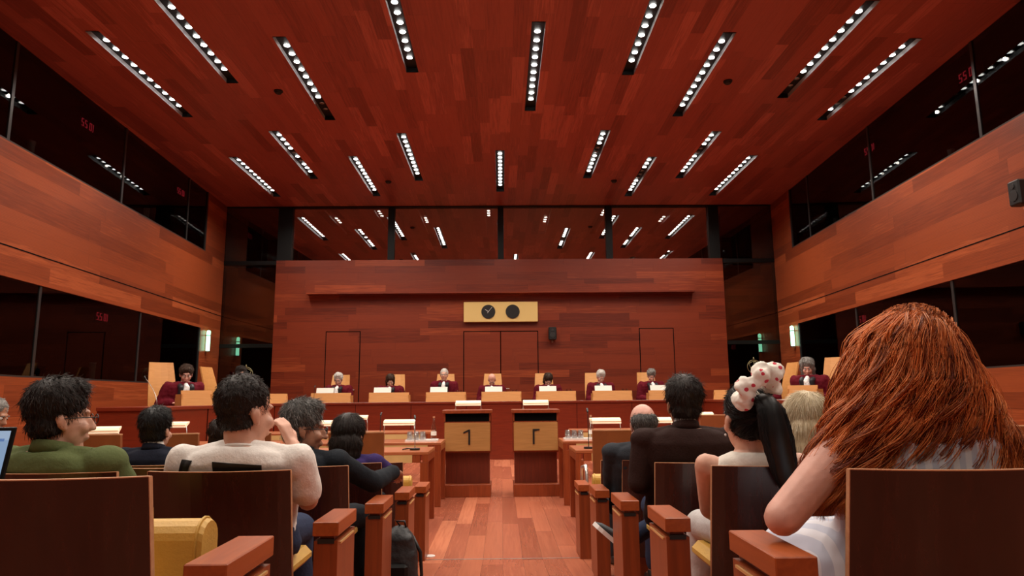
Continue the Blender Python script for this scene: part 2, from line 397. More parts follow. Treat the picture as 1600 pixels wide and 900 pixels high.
# ------------------------------------------------------------------ ceiling lights
NL = 10
def strip(x, y0, y1, on, label, group, first=[None]):
    L = y1 - y0; t = empty('ceiling_light', (x, (y0 + y1) / 2, CEIL))
    tag(t, label, 'ceiling light', group)
    h = MB(); H = .075
    h.box(-SW - .02, SW + .02, -L / 2 - .02, L / 2 + .02, H, H + .02); h.box(-SW, SW, -L / 2 - .02, -L / 2, 0, H); h.box(-SW, SW, L / 2, L / 2 + .02, 0, H)
    h.build('housing', m_blackgl, t)
    sd = MB(); sd.box(-SW - .012, -SW, -L / 2, L / 2, .001, H); sd.box(SW, SW + .012, -L / 2, L / 2, .001, H); sd.build('reflector', m_recess, t)
    for i in range(NL):
        y = -L / 2 + .36 + (L - .72) * i / (NL - 1)
        if first[0] is None:
            ln = MB(); ln.ell((0, 0, 0), (.046, .046, .012), n=20, m=8); first[0] = ln.mesh('lens')
        lit = i in on
        me = first[0] if lit else (first[0].copy())
        o = bpy.data.objects.new('lens', me); COL.objects.link(o); o.parent = t; o.location = (0, y, H - .012)
        if not me.materials: me.materials.append(m_lens)
        if not lit: me.materials.clear(); me.materials.append(m_lensoff)
    for i in sorted(on)[1::3]:
        y = -L / 2 + .36 + (L - .72) * i / (NL - 1) + .5 * (L - .72) / (NL - 1)
        ld = bpy.data.lights.get('downlight') or bpy.data.lights.new('downlight', 'SPOT')
        ld.energy = SPOT_W; ld.color = SPOT_COL; ld.spot_size = math.radians(150); ld.spot_blend = .9; ld.shadow_soft_size = .03
        lo = bpy.data.objects.new('downlight', ld); COL.objects.link(lo); lo.parent = t; lo.location = (0, y, .015)
    return t
ALL = set(range(NL))
DIM = {2: {8, 9}, 7: {8, 9}, 8: {7, 8}, 10: {4, 6}, 14: {3, 4}, 15: {3, 4, 5}, 16: {3, 4}}
names = ['in the farther rank by the left end', 'second from the left end of the farther rank', 'third from the left end of the farther rank', 'fourth from the left end of the farther rank', 'straight above the clock in the farther rank',
         'fourth from the right end of the farther rank', 'third from the right end of the farther rank', 'second from the right end of the farther rank', 'in the farther rank by the right end']
near = ['in the nearer rank closest to the left booths', 'in the nearer rank, cut by the picture top, left one', 'in the nearer rank just right of the left smoke detector', 'cut by the picture top just left of the middle',
        'in the middle of the nearer rank', 'cut by the picture top just right of the middle', 'in the nearer rank just left of the right smoke detector', 'in the nearer rank just right of the right smoke detector', 'in the nearer rank closest to the right booths']
for i, (x, y0, y1) in enumerate(STRIPS):
    on = ALL - {NL - 1 - (q if False else q) for q in ()} - DIM.get(i, set())
    strip(x, y0, y1, on, 'long black ceiling light strip ' + (near[i] if i < 9 else names[i - 9]), 'light strips in the ceiling')
for x, y0, y1 in NEARS: strip(x, y0, y1, ALL, 'long black ceiling light strip above the audience', 'light strips over the audience')
for i, (x, y0, y1) in enumerate(BEYOND): strip(x, y0, y1, {3, 4, 5} if i % 2 == 0 else {0, 1, 2}, 'ceiling light strip beyond the high glass, mostly unlit', 'light strips beyond the high glass')
for i, (x, y, l) in enumerate([(-3.82, 11.25, 'between the left light strips of the nearer rank'), (3.86, 10.9, 'between the right light strips of the nearer rank'), (-2.75, 16.3, 'between the farther light strips left of the clock'), (2.8, 16.3, 'between the farther light strips right of the clock')]):
    t = empty('smoke_detector', (x, y, CEIL)); tag(t, 'small round black smoke detector ' + l, 'smoke detector', 'smoke detectors')
    MB().cyl((0, 0, -.02), .075, .02).build('base', m_black, t); MB().cyl((0, 0, -.05), .05, .03, r2=.065).build('sensor', m_black, t)

# green tube lamps, red boxes
for s, nm in ((-1, 'left'), (1, 'right')):
    yl = 17.55 if s < 0 else 17.43
    x = s * (XW(yl) - .06)
    t = empty('wall_lamp', (x, yl, 2.57)); tag(t, 'tall green-glowing tube lamp at the far end of the %s wall' % nm, 'wall lamp')
    MB().cyl((0, 0, .03), .045, .38, n=20).build('lower_tube', m_green, t)
    MB().cyl((0, 0, .43), .045, .09, n=20).ell((0, 0, .52), (.045, .045, .03)).build('upper_tube', m_green, t)
    b_ = MB(); b_.cyl((0, 0, 0), .052, .03, n=20); b_.cyl((0, 0, .405), .05, .025, n=20); b_.box(s * .045, s * .065, -.02, .02, 0, .5); b_.build('bracket', m_steel, t)
    for k, (z, cat, l) in enumerate([(2.08, 'alarm light', 'small red alarm light under the green lamp on the %s wall' % nm), (1.66, 'call point', 'red call point on a dark plate by the %s end of the bench' % nm)]):
        y2 = 17.75; x2 = s * XW(y2); t = empty('alarm_light' if k == 0 else 'call_point', (x2, y2, z)); tag(t, l, cat)
        MB().box(-s * .05, 0, -.06, .06, -.09 if k else -.06, .09 if k else .06).build('housing', m_redbox if k == 0 else m_blackgl, t)
        MB().box(-s * .065, -s * .05, -.035, .035, -.05, .04).build('lens' if k == 0 else 'button', m_white if k == 0 else m_redbox, t)

# red digital displays inside the booths
SEG = {'2': 'abged', '1': 'bc', '3': 'abgcd', '0': 'abcdef'}
def digits(s, y, z, text, label):
    x = s * (XW(y) + .35); t = empty('digital_display', (x, y, z)); tag(t, label, 'digital clock', 'red digital displays in the booths')
    MB().box(-.02 if s > 0 else 0, 0 if s > 0 else .02, -.28, .28, -.11, .11).build('housing', m_black, t)
    mb = MB(); n = len(text); h = .07; wd = .075
    for i, ch in enumerate(text):
        oy = (-.17 + i * .105 + (.03 if i > 1 else 0)); oy = oy if s > 0 else -oy
        dy = -1 if s > 0 else 1
        dy = -dy
        def seg(a0, a1, b0, b1): mb.box(-s * .032, -s * .022, oy + dy * a0, oy + dy * a1, b0, b1)
        for c in SEG.get(ch, 'abged'):
            {'a': lambda: seg(0, .06, h - .012, h), 'g': lambda: seg(0, .06, -.006, .006), 'd': lambda: seg(0, .06, -h, -h + .012), 'b': lambda: seg(.05, .062, 0, h), 'c': lambda: seg(.05, .062, -h, 0), 'f': lambda: seg(-.002, .01, 0, h), 'e': lambda: seg(-.002, .01, -h, 0)}[c]()
    mb.build('digits', m_red, t)
for s, y, z, l in ((-1, 12.14, 6.36, 'red digital clock high in the left booths, nearer one'), (-1, 16.3, 6.36, 'red digital clock high in the left booths by the back wall'), (-1, 13.2, 2.95, 'red digital clock in the lower left booth'),
                   (1, 10.14, 6.40, 'red digital clock high in the right booths, nearer one'), (1, 13.4, 6.36, 'red digital clock high in the right booths, farther one'), (1, 14.4, 2.95, 'red digital clock in the lower right booth near the green lamp'), (1, 9.05, 2.95, 'red digital clock in the lower right booth at the picture edge')):
    digits(s, y, z, '1022', l)

# clock plate
t = empty('wall_clock', (0, YB, 3.65)); tag(t, 'brass wall plate with a black clock dial and a blank black disc', 'wall clock')
MB().box(-1.01, .985, -.10, 0, -.272, .272, bev=.006).build('plate', m_gold, t)
dl = MB().cyl((-.347, -.115, .003), .188, .02, 'y', 48).build('dial', m_black, t)
hd = MB()
hd.cap((-.347, -.12, .003), (-.347 - .085, -.12, .065), .006, n=6); hd.cap((-.347, -.12, .003), (-.347 + .10, -.12, .125), .0045, n=6); hd.cap((-.347, -.12, .003), (-.347 - .02, -.12, -.03), .005, n=6)
hd.build('hands', m_white, dl)
MB().cyl((.308, -.115, .003), .188, .02, 'y', 48).build('blank_disc', m_black, t)

# loudspeakers
def speaker(x, y, z, rz, label, sc=1.0):
    t = empty('loudspeaker', (x, y, z), rz); t.scale = (sc,) * 3; tag(t, label, 'loudspeaker')
    MB().box(-.105, .105, -.2, -.03, -.17, .17, bev=.02).build('cabinet', m_black, t)
    MB().cyl((0, -.21, -.04), .075, .012, 'y', 28).build('woofer', m_grey, t); MB().cyl((0, -.21, .09), .035, .012, 'y', 20).build('tweeter', m_grey, t)
    MB().box(-.02, .02, -.04, 0, -.22, -.10).ell((0, -.05, -.21), .03).build('bracket', m_steel, t)
speaker(1.37, YB, 3.05, 0, 'small black loudspeaker on the back wall right of the clock')
speaker(XW(8.8) - .03, 8.75, 4.0, PI / 2 * -1, 'black loudspeaker on the right side wall at the picture edge')

# things on the booth sills
def cup(x, y, z, r, h, m, label, cat, name, lidm=None):
    t = empty(name, (x, y, z)); tag(t, label, cat); MB().cyl((0, 0, 0), r * .85, h, n=24, r2=r).build('body', m, t)
    MB().cyl((0, 0, h), r * 1.05, h * .10, n=24).build('lid', lidm or m_white, t); return t
m_can = mat('pale green can', (.55, .68, .52), .4)
cup(-(XW(12.35) - 0.0) - .12, 12.55, ZG0 + .03, .055, .27, m_can, 'pale green drink can on the lower left booth sill', 'drink can', 'drink_can')
cup(-(XW(10.15)) - .12, 10.25, ZU0 + .03, .06, .2, m_paper, 'white cup on the upper left booth sill, nearer one', 'cup', 'paper_cup')
cup(-(XW(14.2)) - .12, 14.15, ZU0 + .03, .06, .22, m_paper, 'white cup on the upper left booth sill, farther one', 'cup', 'paper_cup')
cup((XW(10.5)) + .12, 10.5, ZU0 + .03, .05, .12, m_paper, 'white cup on the upper right booth sill, nearer one', 'cup', 'paper_cup')
cup((XW(14.6)) + .12, 14.8, ZU0 + .03, .05, .12, m_paper, 'white cup on the upper right booth sill, farther one', 'cup', 'paper_cup')

# ------------------------------------------------------------------ bench
BH = 1.285; BY = 15.8
t = empty('judges_bench', (0, BY, 0)); tag(t, 'long red-brown U-shaped judges bench in front of the back wall', 'bench')
b = MB(); b.box(-4.6, 4.6, 0, .06, 0, BH - .05)
for s in (-1, 1):
    b.box(s * 4.6, s * 4.66, -6.4, .06, 0, BH - .05); b.box(s * 4.6, s * 5.4, -6.4, -6.34, 0, BH - .05)
b.build('front_panel', m_bench, t)
b = MB(); b.box(-5.4, 5.4, -.03, .80, BH - .05, BH, bev=.006)
for s in (-1, 1): b.box(s * 4.57, s * 5.4, -6.43, -.03, BH - .05, BH, bev=.006)
b.build('worktop', m_bench, t)
for x in (-3.3, -2.05, -.8, .45, 1.7, 2.95): MB().box(x - .004, x + .004, -.004, .01, 0, BH - .05).build('joint', m_dark, t)
for s in (-1, 1):
    for y in (-1.6, -3.2, -4.8): MB().box(s * 4.59, s * 4.61, y - .004, y + .004, 0, BH - .05).build('joint', m_dark, t)

# tan desk screens on the bench with papers, glasses
def screen(x, y, z, rz, label, wd=.92, h=.22, group='tan desk screens on the bench'):
    t = empty('desk_screen', (x, y, z), rz); tag(t, label, 'desk screen', group)
    mb = MB(); tilt = .05
    mb.add([(-wd / 2, 0, 0), (wd / 2, 0, 0), (wd / 2 + .0, tilt, h), (-wd / 2 - .0, tilt, h), (-wd / 2, .02, 0), (wd / 2, .02, 0), (wd / 2, tilt + .02, h), (-wd / 2, tilt + .02, h)],
           [(0, 1, 2, 3), (7, 6, 5, 4), (0, 4, 5, 1), (1, 5, 6, 2), (2, 6, 7, 3), (3, 7, 4, 0)])
    mb.build('front', m_tan, t)
    sd = MB()
    sd.box(-wd / 2, wd / 2, .30, .315, 0, h * .5); sd.build('rear_rail', m_tan, t)
    for s in (-1, 1): MB().box(s * wd / 2, s * (wd / 2 - .02), .02, .30, 0, h * .75).build('side', m_tan, t)
    return t
JX = [-4.0, -2.665, -1.385, -.0, 1.27, 2.56, 3.85]
order = ['first', 'second', 'third', 'fourth', 'fifth', 'sixth', 'seventh']
scr_px = [521.5, 610.5, 698, 783.5, 868, 955, 1042]
for i, px in enumerate(scr_px):
    x = (px - 784) * 16.1 / 1075
    screen(x, 16.05, BH, 0, 'low tan desk screen in front of the %s judge from the left' % order[i])
    tt = empty('document_holder', (x - .18, 16.22, BH)); tag(tt, 'cream document holder behind the %s desk screen from the left' % order[i], 'document holder', 'document holders on the bench')
    mb = MB(); mb.add([(-.2, 0, .18), (.2, 0, .18), (.2, .06, .34), (-.2, .06, .34), (-.2, .01, .18), (.2, .01, .18), (.2, .07, .34), (-.2, .07, .34)], [(0, 1, 2, 3), (7, 6, 5, 4), (0, 4, 5, 1), (1, 5, 6, 2), (2, 6, 7, 3), (3, 7, 4, 0)]); mb.build('board', m_paper, tt)
    MB().box(-.03, .03, .0, .06, 0, .2).box(-.1, .1, -.02, .1, 0, .015).build('stand', m_tan, tt)
for s, nm in ((-1, 'left'), (1, 'right')):
    for k, y in enumerate((11.25, 14.0, 15.35)):
        screen(s * 4.88, y, BH, -s * .75, 'tan desk screen on the %s wing of the bench, %s' % (nm, ['nearest one', 'middle one', 'the one at the corner'][k]), wd=.48 if k < 2 else .42, h=.24 if k < 2 else .21)

def tumbler(x, y, z, label, group, r=.033, h=.09, upside=False):
    t = tag(_tumbler_mesh(r, h, upside), label, 'glass', group); t.location = (x, y, z); return t
_tm = {}
def _tumbler_mesh(r, h, upside):
    k = (r, h, upside)
    if k not in _tm:
        mb = MB(); ring = lambda rr, z: [(rr * math.cos(2 * PI * j / 20), rr * math.sin(2 * PI * j / 20), z) for j in range(20)]
        R = [ring(r * .85, 0), ring(r, h), ring(r * .92, h), ring(r * .78, .01)]
        if upside: R = [[(a, b, h - c) for a, b, c in q] for q in R]
        mb.loft(R); _tm[k] = mb.mesh('tumbler')
    return put('tumbler', _tm[k], m_glass)
for i, px in enumerate(scr_px[1:6]):
    x = (px - 784) * 16.3 / 1075
    for k in (0, 1): tumbler(x + .26 + .09 * k, 16.32, BH + .165, 'small %s drinking glass beside the %s judge from the left' % (('nearer to him', 'farther from him')[k] if False else ('left-hand', 'right-hand')[k], order[i + 1]), 'glasses on the bench', r=.03, h=.10)

def tall_chair(x, y, z, rz, label, h=1.42, wd=.48):
    """high-backed tan chair with curved shell; faces local +y"""
    t = empty('judge_chair', (x, y, z), rz); tag(t, label, 'chair', 'tan high-backed judge chairs')
    mb = MB(); n = 14; R = []
    for i in range(n + 1):
        k = i / n; zz = .40 + (h - .40) * k; yy = -.24 - .10 * k + .07 * math.sin(k * PI * 1.15); ww = wd / 2 * (1 - .0 * k) * (.88 + .12 * math.sin(k * PI))
        R.append([(-ww, yy + .03, zz), (-ww * .5, yy + .005, zz), (0, yy - .004, zz), (ww * .5, yy + .005, zz), (ww, yy + .03, zz), (ww, yy, zz), (ww * .5, yy - .03, zz), (0, yy - .04, zz), (-ww * .5, yy - .03, zz), (-ww, yy, zz)])
    mb.loft(R, smooth=False); mb.build('backrest', m_tan, t)
    MB().box(-wd / 2, wd / 2, -.26, .24, .38, .46, bev=.03).build('seat', m_tan, t)
    for s in (-1, 1): MB().tube([(s * (wd / 2 + .01), -.22, .44), (s * (wd / 2 + .03), -.2, .63), (s * (wd / 2 + .03), .12, .63), (s * (wd / 2 + .01), .14, .44)], .014).build('armrest', m_steel, t)
    MB().cyl((0, 0, .08), .03, .31).build('column', m_steel, t)
    b_ = MB()
    for k in range(5): a = k * 2 * PI / 5 + .3; b_.cap((0, 0, .08), (.28 * math.cos(a), .28 * math.sin(a), .045), .022, .015, n=8); b_.ell((.28 * math.cos(a), .28 * math.sin(a), .03), .03, n=10, m=6)
    b_.build('base', m_steel, t)
    return t
CH = [531.5, 618, 696, 770, 850.5, 929.5, 1012]
for i, px in enumerate(CH):
    tall_chair((px - 784) * 17.25 / 1075, 17.25, .55, PI, 'tan high-backed chair of the %s judge from the left' % order[i])
for s, nm in ((-1, 'left'), (1, 'right')):
    tall_chair(s * 5.92, 12.35, .55, PI - s * .75, 'tan high-backed chair on the %s wing, nearer one' % nm, h=1.50, wd=.46)
    tall_chair(s * 5.80, 14.45, .55, PI - s * 1.45, 'tan high-backed chair on the %s wing, farther one' % nm, h=1.50, wd=.50)

# gooseneck microphones
def mic(x, y, z, rz, label, h=.42, bend=.16, mat_=None):
    t = empty('microphone', (x, y, z), rz); tag(t, label, 'microphone', 'gooseneck microphones'); mt = mat_ or m_black
    MB().cyl((0, 0, 0), .055, .02, n=24).build('base', m_black, t)
    P = [(0, bend * (k / 8) ** 1.6, .02 + (h - .02) * (k / 8) ** .9) for k in range(9)]
    MB().tube(P, .0045, 6).build('gooseneck', mt, t)
    MB().cap(P[-1], (0, bend + .045, h + .03), .011, .012, n=10).build('capsule', m_black, t)
mic(-5.15, 10.5, BH, .9, 'long thin gooseneck microphone leaning left in front of the nearer left-wing judge', .42, .42, m_steel)
mic(5.1, 13.4, BH, -.9, 'gooseneck microphone on the right wing by the farther chair', .34, .30, m_steel)
mic(-4.28, 15.95, BH, 0, 'black microphone standing on the bench left of the first judge', .36, .02)
mic(4.35, 15.95, BH, 0, 'black microphone standing on the bench right of the seventh judge', .42, .02)

# wire emblem ornaments behind the wings
for s, nm, px, pz in ((-1, 'left', 384, 514), (1, 'right', 1180, 563)):
    x = s * 6.35; y = 17.3; zc = 2.0 if s < 0 else 2.08
    t = empty('emblem_stand', (x, y, .55)); tag(t, 'slender stand topped by a thin brass wire crown emblem by the %s end bay' % nm, 'emblem')
    m_b2 = bpy.data.materials.get('dull brass') or mat('dull brass', (.35, .30, .16), .4, .7)
    zc -= .55
    MB().tube([(0, 0, 0), (0, 0, zc - .15)], .012).cyl((0, 0, 0), .14, .02).build('pole', m_b2, t)
    e = MB(); R_ = .17
    e.tube([(R_ * math.cos(a), 0, zc + R_ * math.sin(a)) for a in (2 * PI * k / 24 for k in range(24))], .008, 6, closed=True)
    for a in (-.10, 0, .10): e.tube([(a * .4, 0, zc - .14), (a, 0, zc), (a * 1.3, 0, zc + .08), (0, 0, zc + .15)], .007, 6)
    e.tube([(-.1, 0, zc - .02), (.1, 0, zc - .02)], .007, 6); e.tube([(0, 0, zc + .15), (0, 0, zc + .24)], .006, 6); e.ell((0, 0, zc + .2), .018)
    e.build('crown', m_b2, t)

# ------------------------------------------------------------------ lecterns
def reading_lamp(x, y, z, label, wd=.42, h=.28, rz=0.0):
    t = empty('reading_lamp', (x, y, z), rz); tag(t, label, 'reading lamp', 'cream bar reading lamps')
    sh = MB()
    sh.add([(-wd / 2, -.05, h - .075), (wd / 2, -.05, h - .075), (wd / 2, -.02, h - .018), (-wd / 2, -.02, h - .018), (wd / 2, .07, h), (-wd / 2, .07, h), (wd / 2, .07, h - .02), (-wd / 2, .07, h - .02), (wd / 2, -.02, h - .07), (-wd / 2, -.02, h - .07)],
           [(0, 1, 2, 3), (3, 2, 4, 5), (5, 4, 6, 7), (7, 6, 8, 9), (9, 8, 1, 0), (1, 8, 6, 4, 2), (0, 3, 5, 7, 9)])
    sh.build('shade', m_cream, t)
    MB().box(-wd / 2 + .004, wd / 2 - .004, -.058, -.046, h - .052, h - .044).build('trim_line', m_tan, t)
    for s in (-1, 1): MB().tube([(s * (wd / 2 - .012), 0, h - .05), (s * (wd / 2 + .0), .01, .1), (s * (wd / 2 - .0), .01, 0)], .006, 6).cyl((s * wd / 2, .01, 0), .02, .008).build('leg', m_steel, t)
    return t
LY = 9.93
for (xa, xb, nm, flip) in ((-.825, -.158, 'left', 1), (.157, .803, 'right', -1)):
    cx = (xa + xb) / 2; w2 = (xb - xa) / 2
    t = empty('lectern', (cx, LY, 0)); tag(t, 'wooden lectern %s of the aisle with a tan front panel and a thin black numeral' % nm, 'lectern')
    MB().box(-w2, w2, 0, .5, 0, .17, bev=.004).build('plinth', m_lect, t)
    MB().box(-w2 + .02, w2 - .02, .14, .5, .17, .625).build('body', wood('lectern dark body', (.10, .016, .008), (.15, .024, .011), .3, 'z') if flip == 1 else bpy.data.materials['lectern dark body'], t)
    u_ = MB(); u_.box(-w2 + .0, -w2 + .022, .04, .5, .62, 1.17); u_.box(w2 - .022, w2, .04, .5, .62, 1.17); u_.box(-w2, w2, .07, .5, .60, .63); u_.box(-w2, w2, .3, .5, .63, 1.17); u_.box(-w2, w2, .04, .5, 1.02, 1.035)
    u_.build('cabinet', m_lect, t)
    MB().box(-w2 + .012, w2 - .012, .025, .06, .625, 1.02, bev=.003).build('front_panel', m_lectp, t)
    MB().box(-w2 + .022, w2 - .022, .05, .3, 1.035, 1.15).build('slot', m_dark, t)
    MB().box(-w2 - .02, w2 + .02, -.01, .52, 1.15, 1.20, bev=.006).build('top', m_lect, t)
    nb = MB(); zt = .925; cxn = .03 * flip
    nb.box(cxn - .014, cxn + .012, .015, .026, .715, zt)
    if flip == 1: nb.add([(cxn - .011, .015, zt), (cxn - .011, .015, zt - .025), (cxn - .085, .015, zt - .055), (cxn - .085, .015, zt - .035), (cxn - .011, .026, zt), (cxn - .011, .026, zt - .025), (cxn - .085, .026, zt - .055), (cxn - .085, .026, zt - .035)], [(0, 3, 2, 1), (4, 5, 6, 7), (0, 4, 7, 3), (1, 2, 6, 5), (3, 7, 6, 2)])
    else: nb.add([(cxn + .011, .015, zt), (cxn + .011, .015, zt - .030), (cxn + .085, .015, zt - .016), (cxn + .085, .015, zt), (cxn + .011, .026, zt), (cxn + .011, .026, zt - .030), (cxn + .085, .026, zt - .016), (cxn + .085, .026, zt)], [(0, 1, 2, 3), (4, 7, 6, 5), (0, 3, 7, 4), (1, 5, 6, 2), (3, 2, 6, 7)])
    nb.build('numeral', m_black, t)
    reading_lamp(cx + (.0 if flip == 1 else .02), LY + .33, 1.20, 'cream bar reading lamp on top of the %s lectern' % nm, wd=.37, h=.13)

# ------------------------------------------------------------------ counsel tables
TZ = .805
m_tabl = wood('counsel table wood', (.33, .090, .035), (.46, .15, .060), .28, 'x')
m_tabf = mat('pale table front', (.62, .42, .17), .45, nz=.06, nscale=6)
def table(x0, x1, y0, y1, label):
    x0, x1 = min(x0, x1), max(x0, x1); cx, cy = (x0 + x1) / 2, (y0 + y1) / 2; a, b = (x1 - x0) / 2, (y1 - y0) / 2
    t = empty('counsel_table', (cx, cy, 0)); tag(t, label, 'table', 'counsel tables')
    MB().box(-a, a, -b, b, TZ - .035, TZ, bev=.004).build('tabletop', m_tabl, t)
    MB().box(-a + .17, a - .17, -b + .0, -b + .03, TZ - .115, TZ - .035).build('front_rail', m_tabf, t)
    for sx in (-1, 1):
        MB().box(sx * a, sx * (a - .06), -b, b, TZ - .11, TZ - .035).build('side_rail', m_lect, t)
        for sy in (-1, 1): MB().box(sx * a, sx * (a - .085), sy * b, sy * (b - .055), 0, TZ - .11, bev=.003).build('leg', m_lect, t)
    for sx in (-1, 1): MB().box(sx * (a - .085), sx * (a - .17), -b + .002, -b + .05, TZ - .115, TZ - .035).build('corner_block', m_lect, t)
for s, nm in ((-1, 'left'), (1, 'right')):
    for (ya, yb, rn) in ((7.55, 8.30, 'nearer'), (9.10, 9.85, 'farther')):
        for (xa, xb, pn) in ((.79, 2.62, 'by the aisle'), (2.66, 4.45, 'away from the aisle')):
            table(s * xa, s * xb, ya, yb, 'wooden counsel table %s of the aisle, %s row, %s' % (nm, rn, pn))
    table(s * 1.2, s * 4.2, 11.9, 12.65, 'long wooden table %s of the aisle just before the bench' % nm)

def at(px, y, s=1075): return (px - 784) * y / s
for px, y, l, rz in ((627, 9.55, 'cream bar reading lamp on the farther left table beside the bottle', 0), (560, 12.3, 'cream bar reading lamp on the table before the bench, above the dark bob of hair', 0), (500, 9.5, 'cream bar reading lamp half hidden behind the grey-haired man', 0), (405, 9.5, 'cream bar reading lamp behind the man in the white shirt', 0), (281, 9.5, 'cream bar reading lamp beside the dark-haired man in a navy suit', 0), (172, 7.95, 'tilted cream bar reading lamp behind the man in the green jacket', .25),
                 (943, 9.5, 'cream bar reading lamp on the farther right table beside the bottle', 0), (1022, 9.5, 'cream bar reading lamp behind the balding man', 0), (1092, 12.3, 'cream bar reading lamp behind the man in the brown jacket', 0)):
    reading_lamp(at(px, y), y, TZ, l, rz=rz)

def bottle(x, y, z, label):
    t = empty('water_bottle', (x, y, z)); tag(t, label, 'bottle', 'glass water bottles')
    pr = [(.034, 0), (.037, .02), (.037, .13), (.030, .17), (.017, .23), (.013, .29)]
    MB().loft([[(r * math.cos(2 * PI * j / 20), r * math.sin(2 * PI * j / 20), z_) for j in range(20)] for r, z_ in pr]).build('body', m_glass, t)
    MB().cyl((0, 0, .29), .015, .02, n=14).build('cap', mat('copper cap', (.7, .35, .2), .4, .3) if 'copper cap' not in bpy.data.materials else bpy.data.materials['copper cap'], t)
    MB().cyl((0, 0, .06), .0375, .05, n=20).build('label', m_paper, t)
for s, nm in ((-1, 'left'), (1, 'right')):
    xt = at(662, 9.4) if s < 0 else at(903, 9.4)
    t = empty('tray', (xt, 9.4, TZ)); tag(t, 'white rectangular tray on the farther %s counsel table' % nm, 'tray')
    MB().box(-.2, .2, -.12, .12, .003, .012, bev=.003).build('base', m_white, t)
    r_ = MB(); r_.box(-.21, -.2, -.13, .13, 0, .022); r_.box(.2, .21, -.13, .13, 0, .022); r_.box(-.2, .2, -.13, -.12, 0, .022); r_.box(-.2, .2, .12, .13, 0, .022); r_.build('rim', m_white, t)
    for k in range(6):
        tumbler(xt - .16 + (k % 3) * .085, 9.33 + (k // 3) * .11, TZ + .013, 'upturned clear glass on the %s tray, %s of its %s row' % (nm, ['first', 'middle', 'last'][k % 3], ['near', 'far'][k // 3]), 'upturned glasses on the trays', r=.036, h=.115, upside=True)
    bottle(xt + .155, 9.4, TZ + .013, 'clear glass bottle standing on the %s tray' % nm)
mic(at(653, 7.9), 7.8, TZ, .2, 'thin pale microphone on the nearer left counsel table', .34, .03, m_steel)
mic(at(914, 7.9), 7.75, TZ, 0, 'thin black gooseneck microphone on the nearer right counsel table', .40, .02)
mic(at(598, 9.5), 9.5, TZ, 0, 'thin black gooseneck microphone beside the lamp on the farther left table', .34, .02)
g = MB(); g.tube([(.0, 0, 0), (.05, .02, .012), (.1, 0, .01), (.14, .02, .0)], .006); g.tube([(.02, .04, 0), (.08, .05, .01), (.16, .04, 0)], .005)
o = g.build('earphone_cable', m_black, loc=(at(641, 7.9) - .05, 7.8, TZ + .006)); tag(o, 'coiled black earphone cable at the foot of the nearer left table microphone', 'cable')
# ------------------------------------------------------------------ counsel chairs (leather backs, steel loop arms)
def counsel_chair(x, y, rz, label, h=1.04, wd=.54):
    t = empty('counsel_chair', (x, y, 0), rz); tag(t, label, 'chair', 'brown leather counsel chairs')
    mb = MB(); R = []
    for i in range(11):
        k = i / 10; zz = .42 + (h - .42) * k; yy = .02 - .10 * k; ww = wd / 2 * (.95 + .05 * k)
        R.append([(-ww, yy + .025, zz), (0, yy - .01, zz), (ww, yy + .025, zz), (ww, yy - .012, zz), (ww * .5, yy - .038, zz), (0, yy - .045, zz), (-ww * .5, yy - .038, zz), (-ww, yy - .012, zz)])
    mb.loft(R, smooth=False); mb.build('backrest', m_tanback, t)
    tp = MB(); k = 1.0; yy = -.08; tp.loft([[(-wd / 2, yy + .028, h), (0, yy - .008, h), (wd / 2, yy + .028, h), (wd / 2, yy - .014, h), (wd * .25, yy - .040, h), (0, yy - .047, h), (-wd * .25, yy - .040, h), (-wd / 2, yy - .014, h)], [(-wd / 2, yy + .028, h + .012), (0, yy - .008, h + .012), (wd / 2, yy + .028, h + .012), (wd / 2, yy - .014, h + .012), (wd * .25, yy - .040, h + .012), (0, yy - .047, h + .012), (-wd * .25, yy - .040, h + .012), (-wd / 2, yy - .014, h + .012)]], smooth=False); tp.build('top_edge', m_seate, t)  # pale strip paints the light along the leather back's top
    MB().box(-wd / 2, wd / 2, .03, .48, .40, .47, bev=.03).build('seat', m_tan, t)
    for s in (-1, 1):
        xx = s * (wd / 2 + .045)
        a = MB(); P = [(xx, .02, .44), (xx, .03, .50), (xx, .05, .64), (xx, .09, .69), (xx, .30, .66), (xx, .34, .62), (xx, .33, .50), (xx, .28, .44)]
        a.tube(P, [.014, .015, .017, .019, .017, .015, .014, .013], 8, closed=True); a.build('armrest', m_steel, t)
    MB().cyl((0, .25, .08), .03, .33).build('column', m_steel, t)
    b_ = MB()
    for k in range(5): a = k * 2 * PI / 5 + .3; b_.cap((0, .25, .08), (.28 * math.cos(a), .25 + .28 * math.sin(a), .055), .022, .015, n=8); b_.ell((.28 * math.cos(a), .25 + .28 * math.sin(a), .031), .031, n=10, m=6)
    b_.build('base', m_steel, t); return t
for x, y, rz, l in ((-1.42, 6.95, .0, 'brown leather chair at the nearer left table beside the woman with the dark bob'), (-2.55, 7.0, .1, 'brown leather chair at the nearer left table behind the white shirt'), (-3.24, 7.0, 0, 'brown leather chair left of the white shirt, right of the navy suit'), (-3.98, 7.0, -.05, 'brown leather chair between the green jacket and the navy suit'),
                    (1.15, 6.95, .06, 'brown leather chair with a steel armrest at the nearer right table by the aisle'), (1.95, 7.0, 0, 'brown leather chair between the balding man and the brown jacket'), (5.3, 7.0, -.2, 'brown leather chair at the far right behind the red hair')):
    counsel_chair(x, y, rz, l)
counsel_chair(2.72, 8.6, 0, 'brown leather chair between the brown jacket and the ponytail', h=1.13, wd=.6)

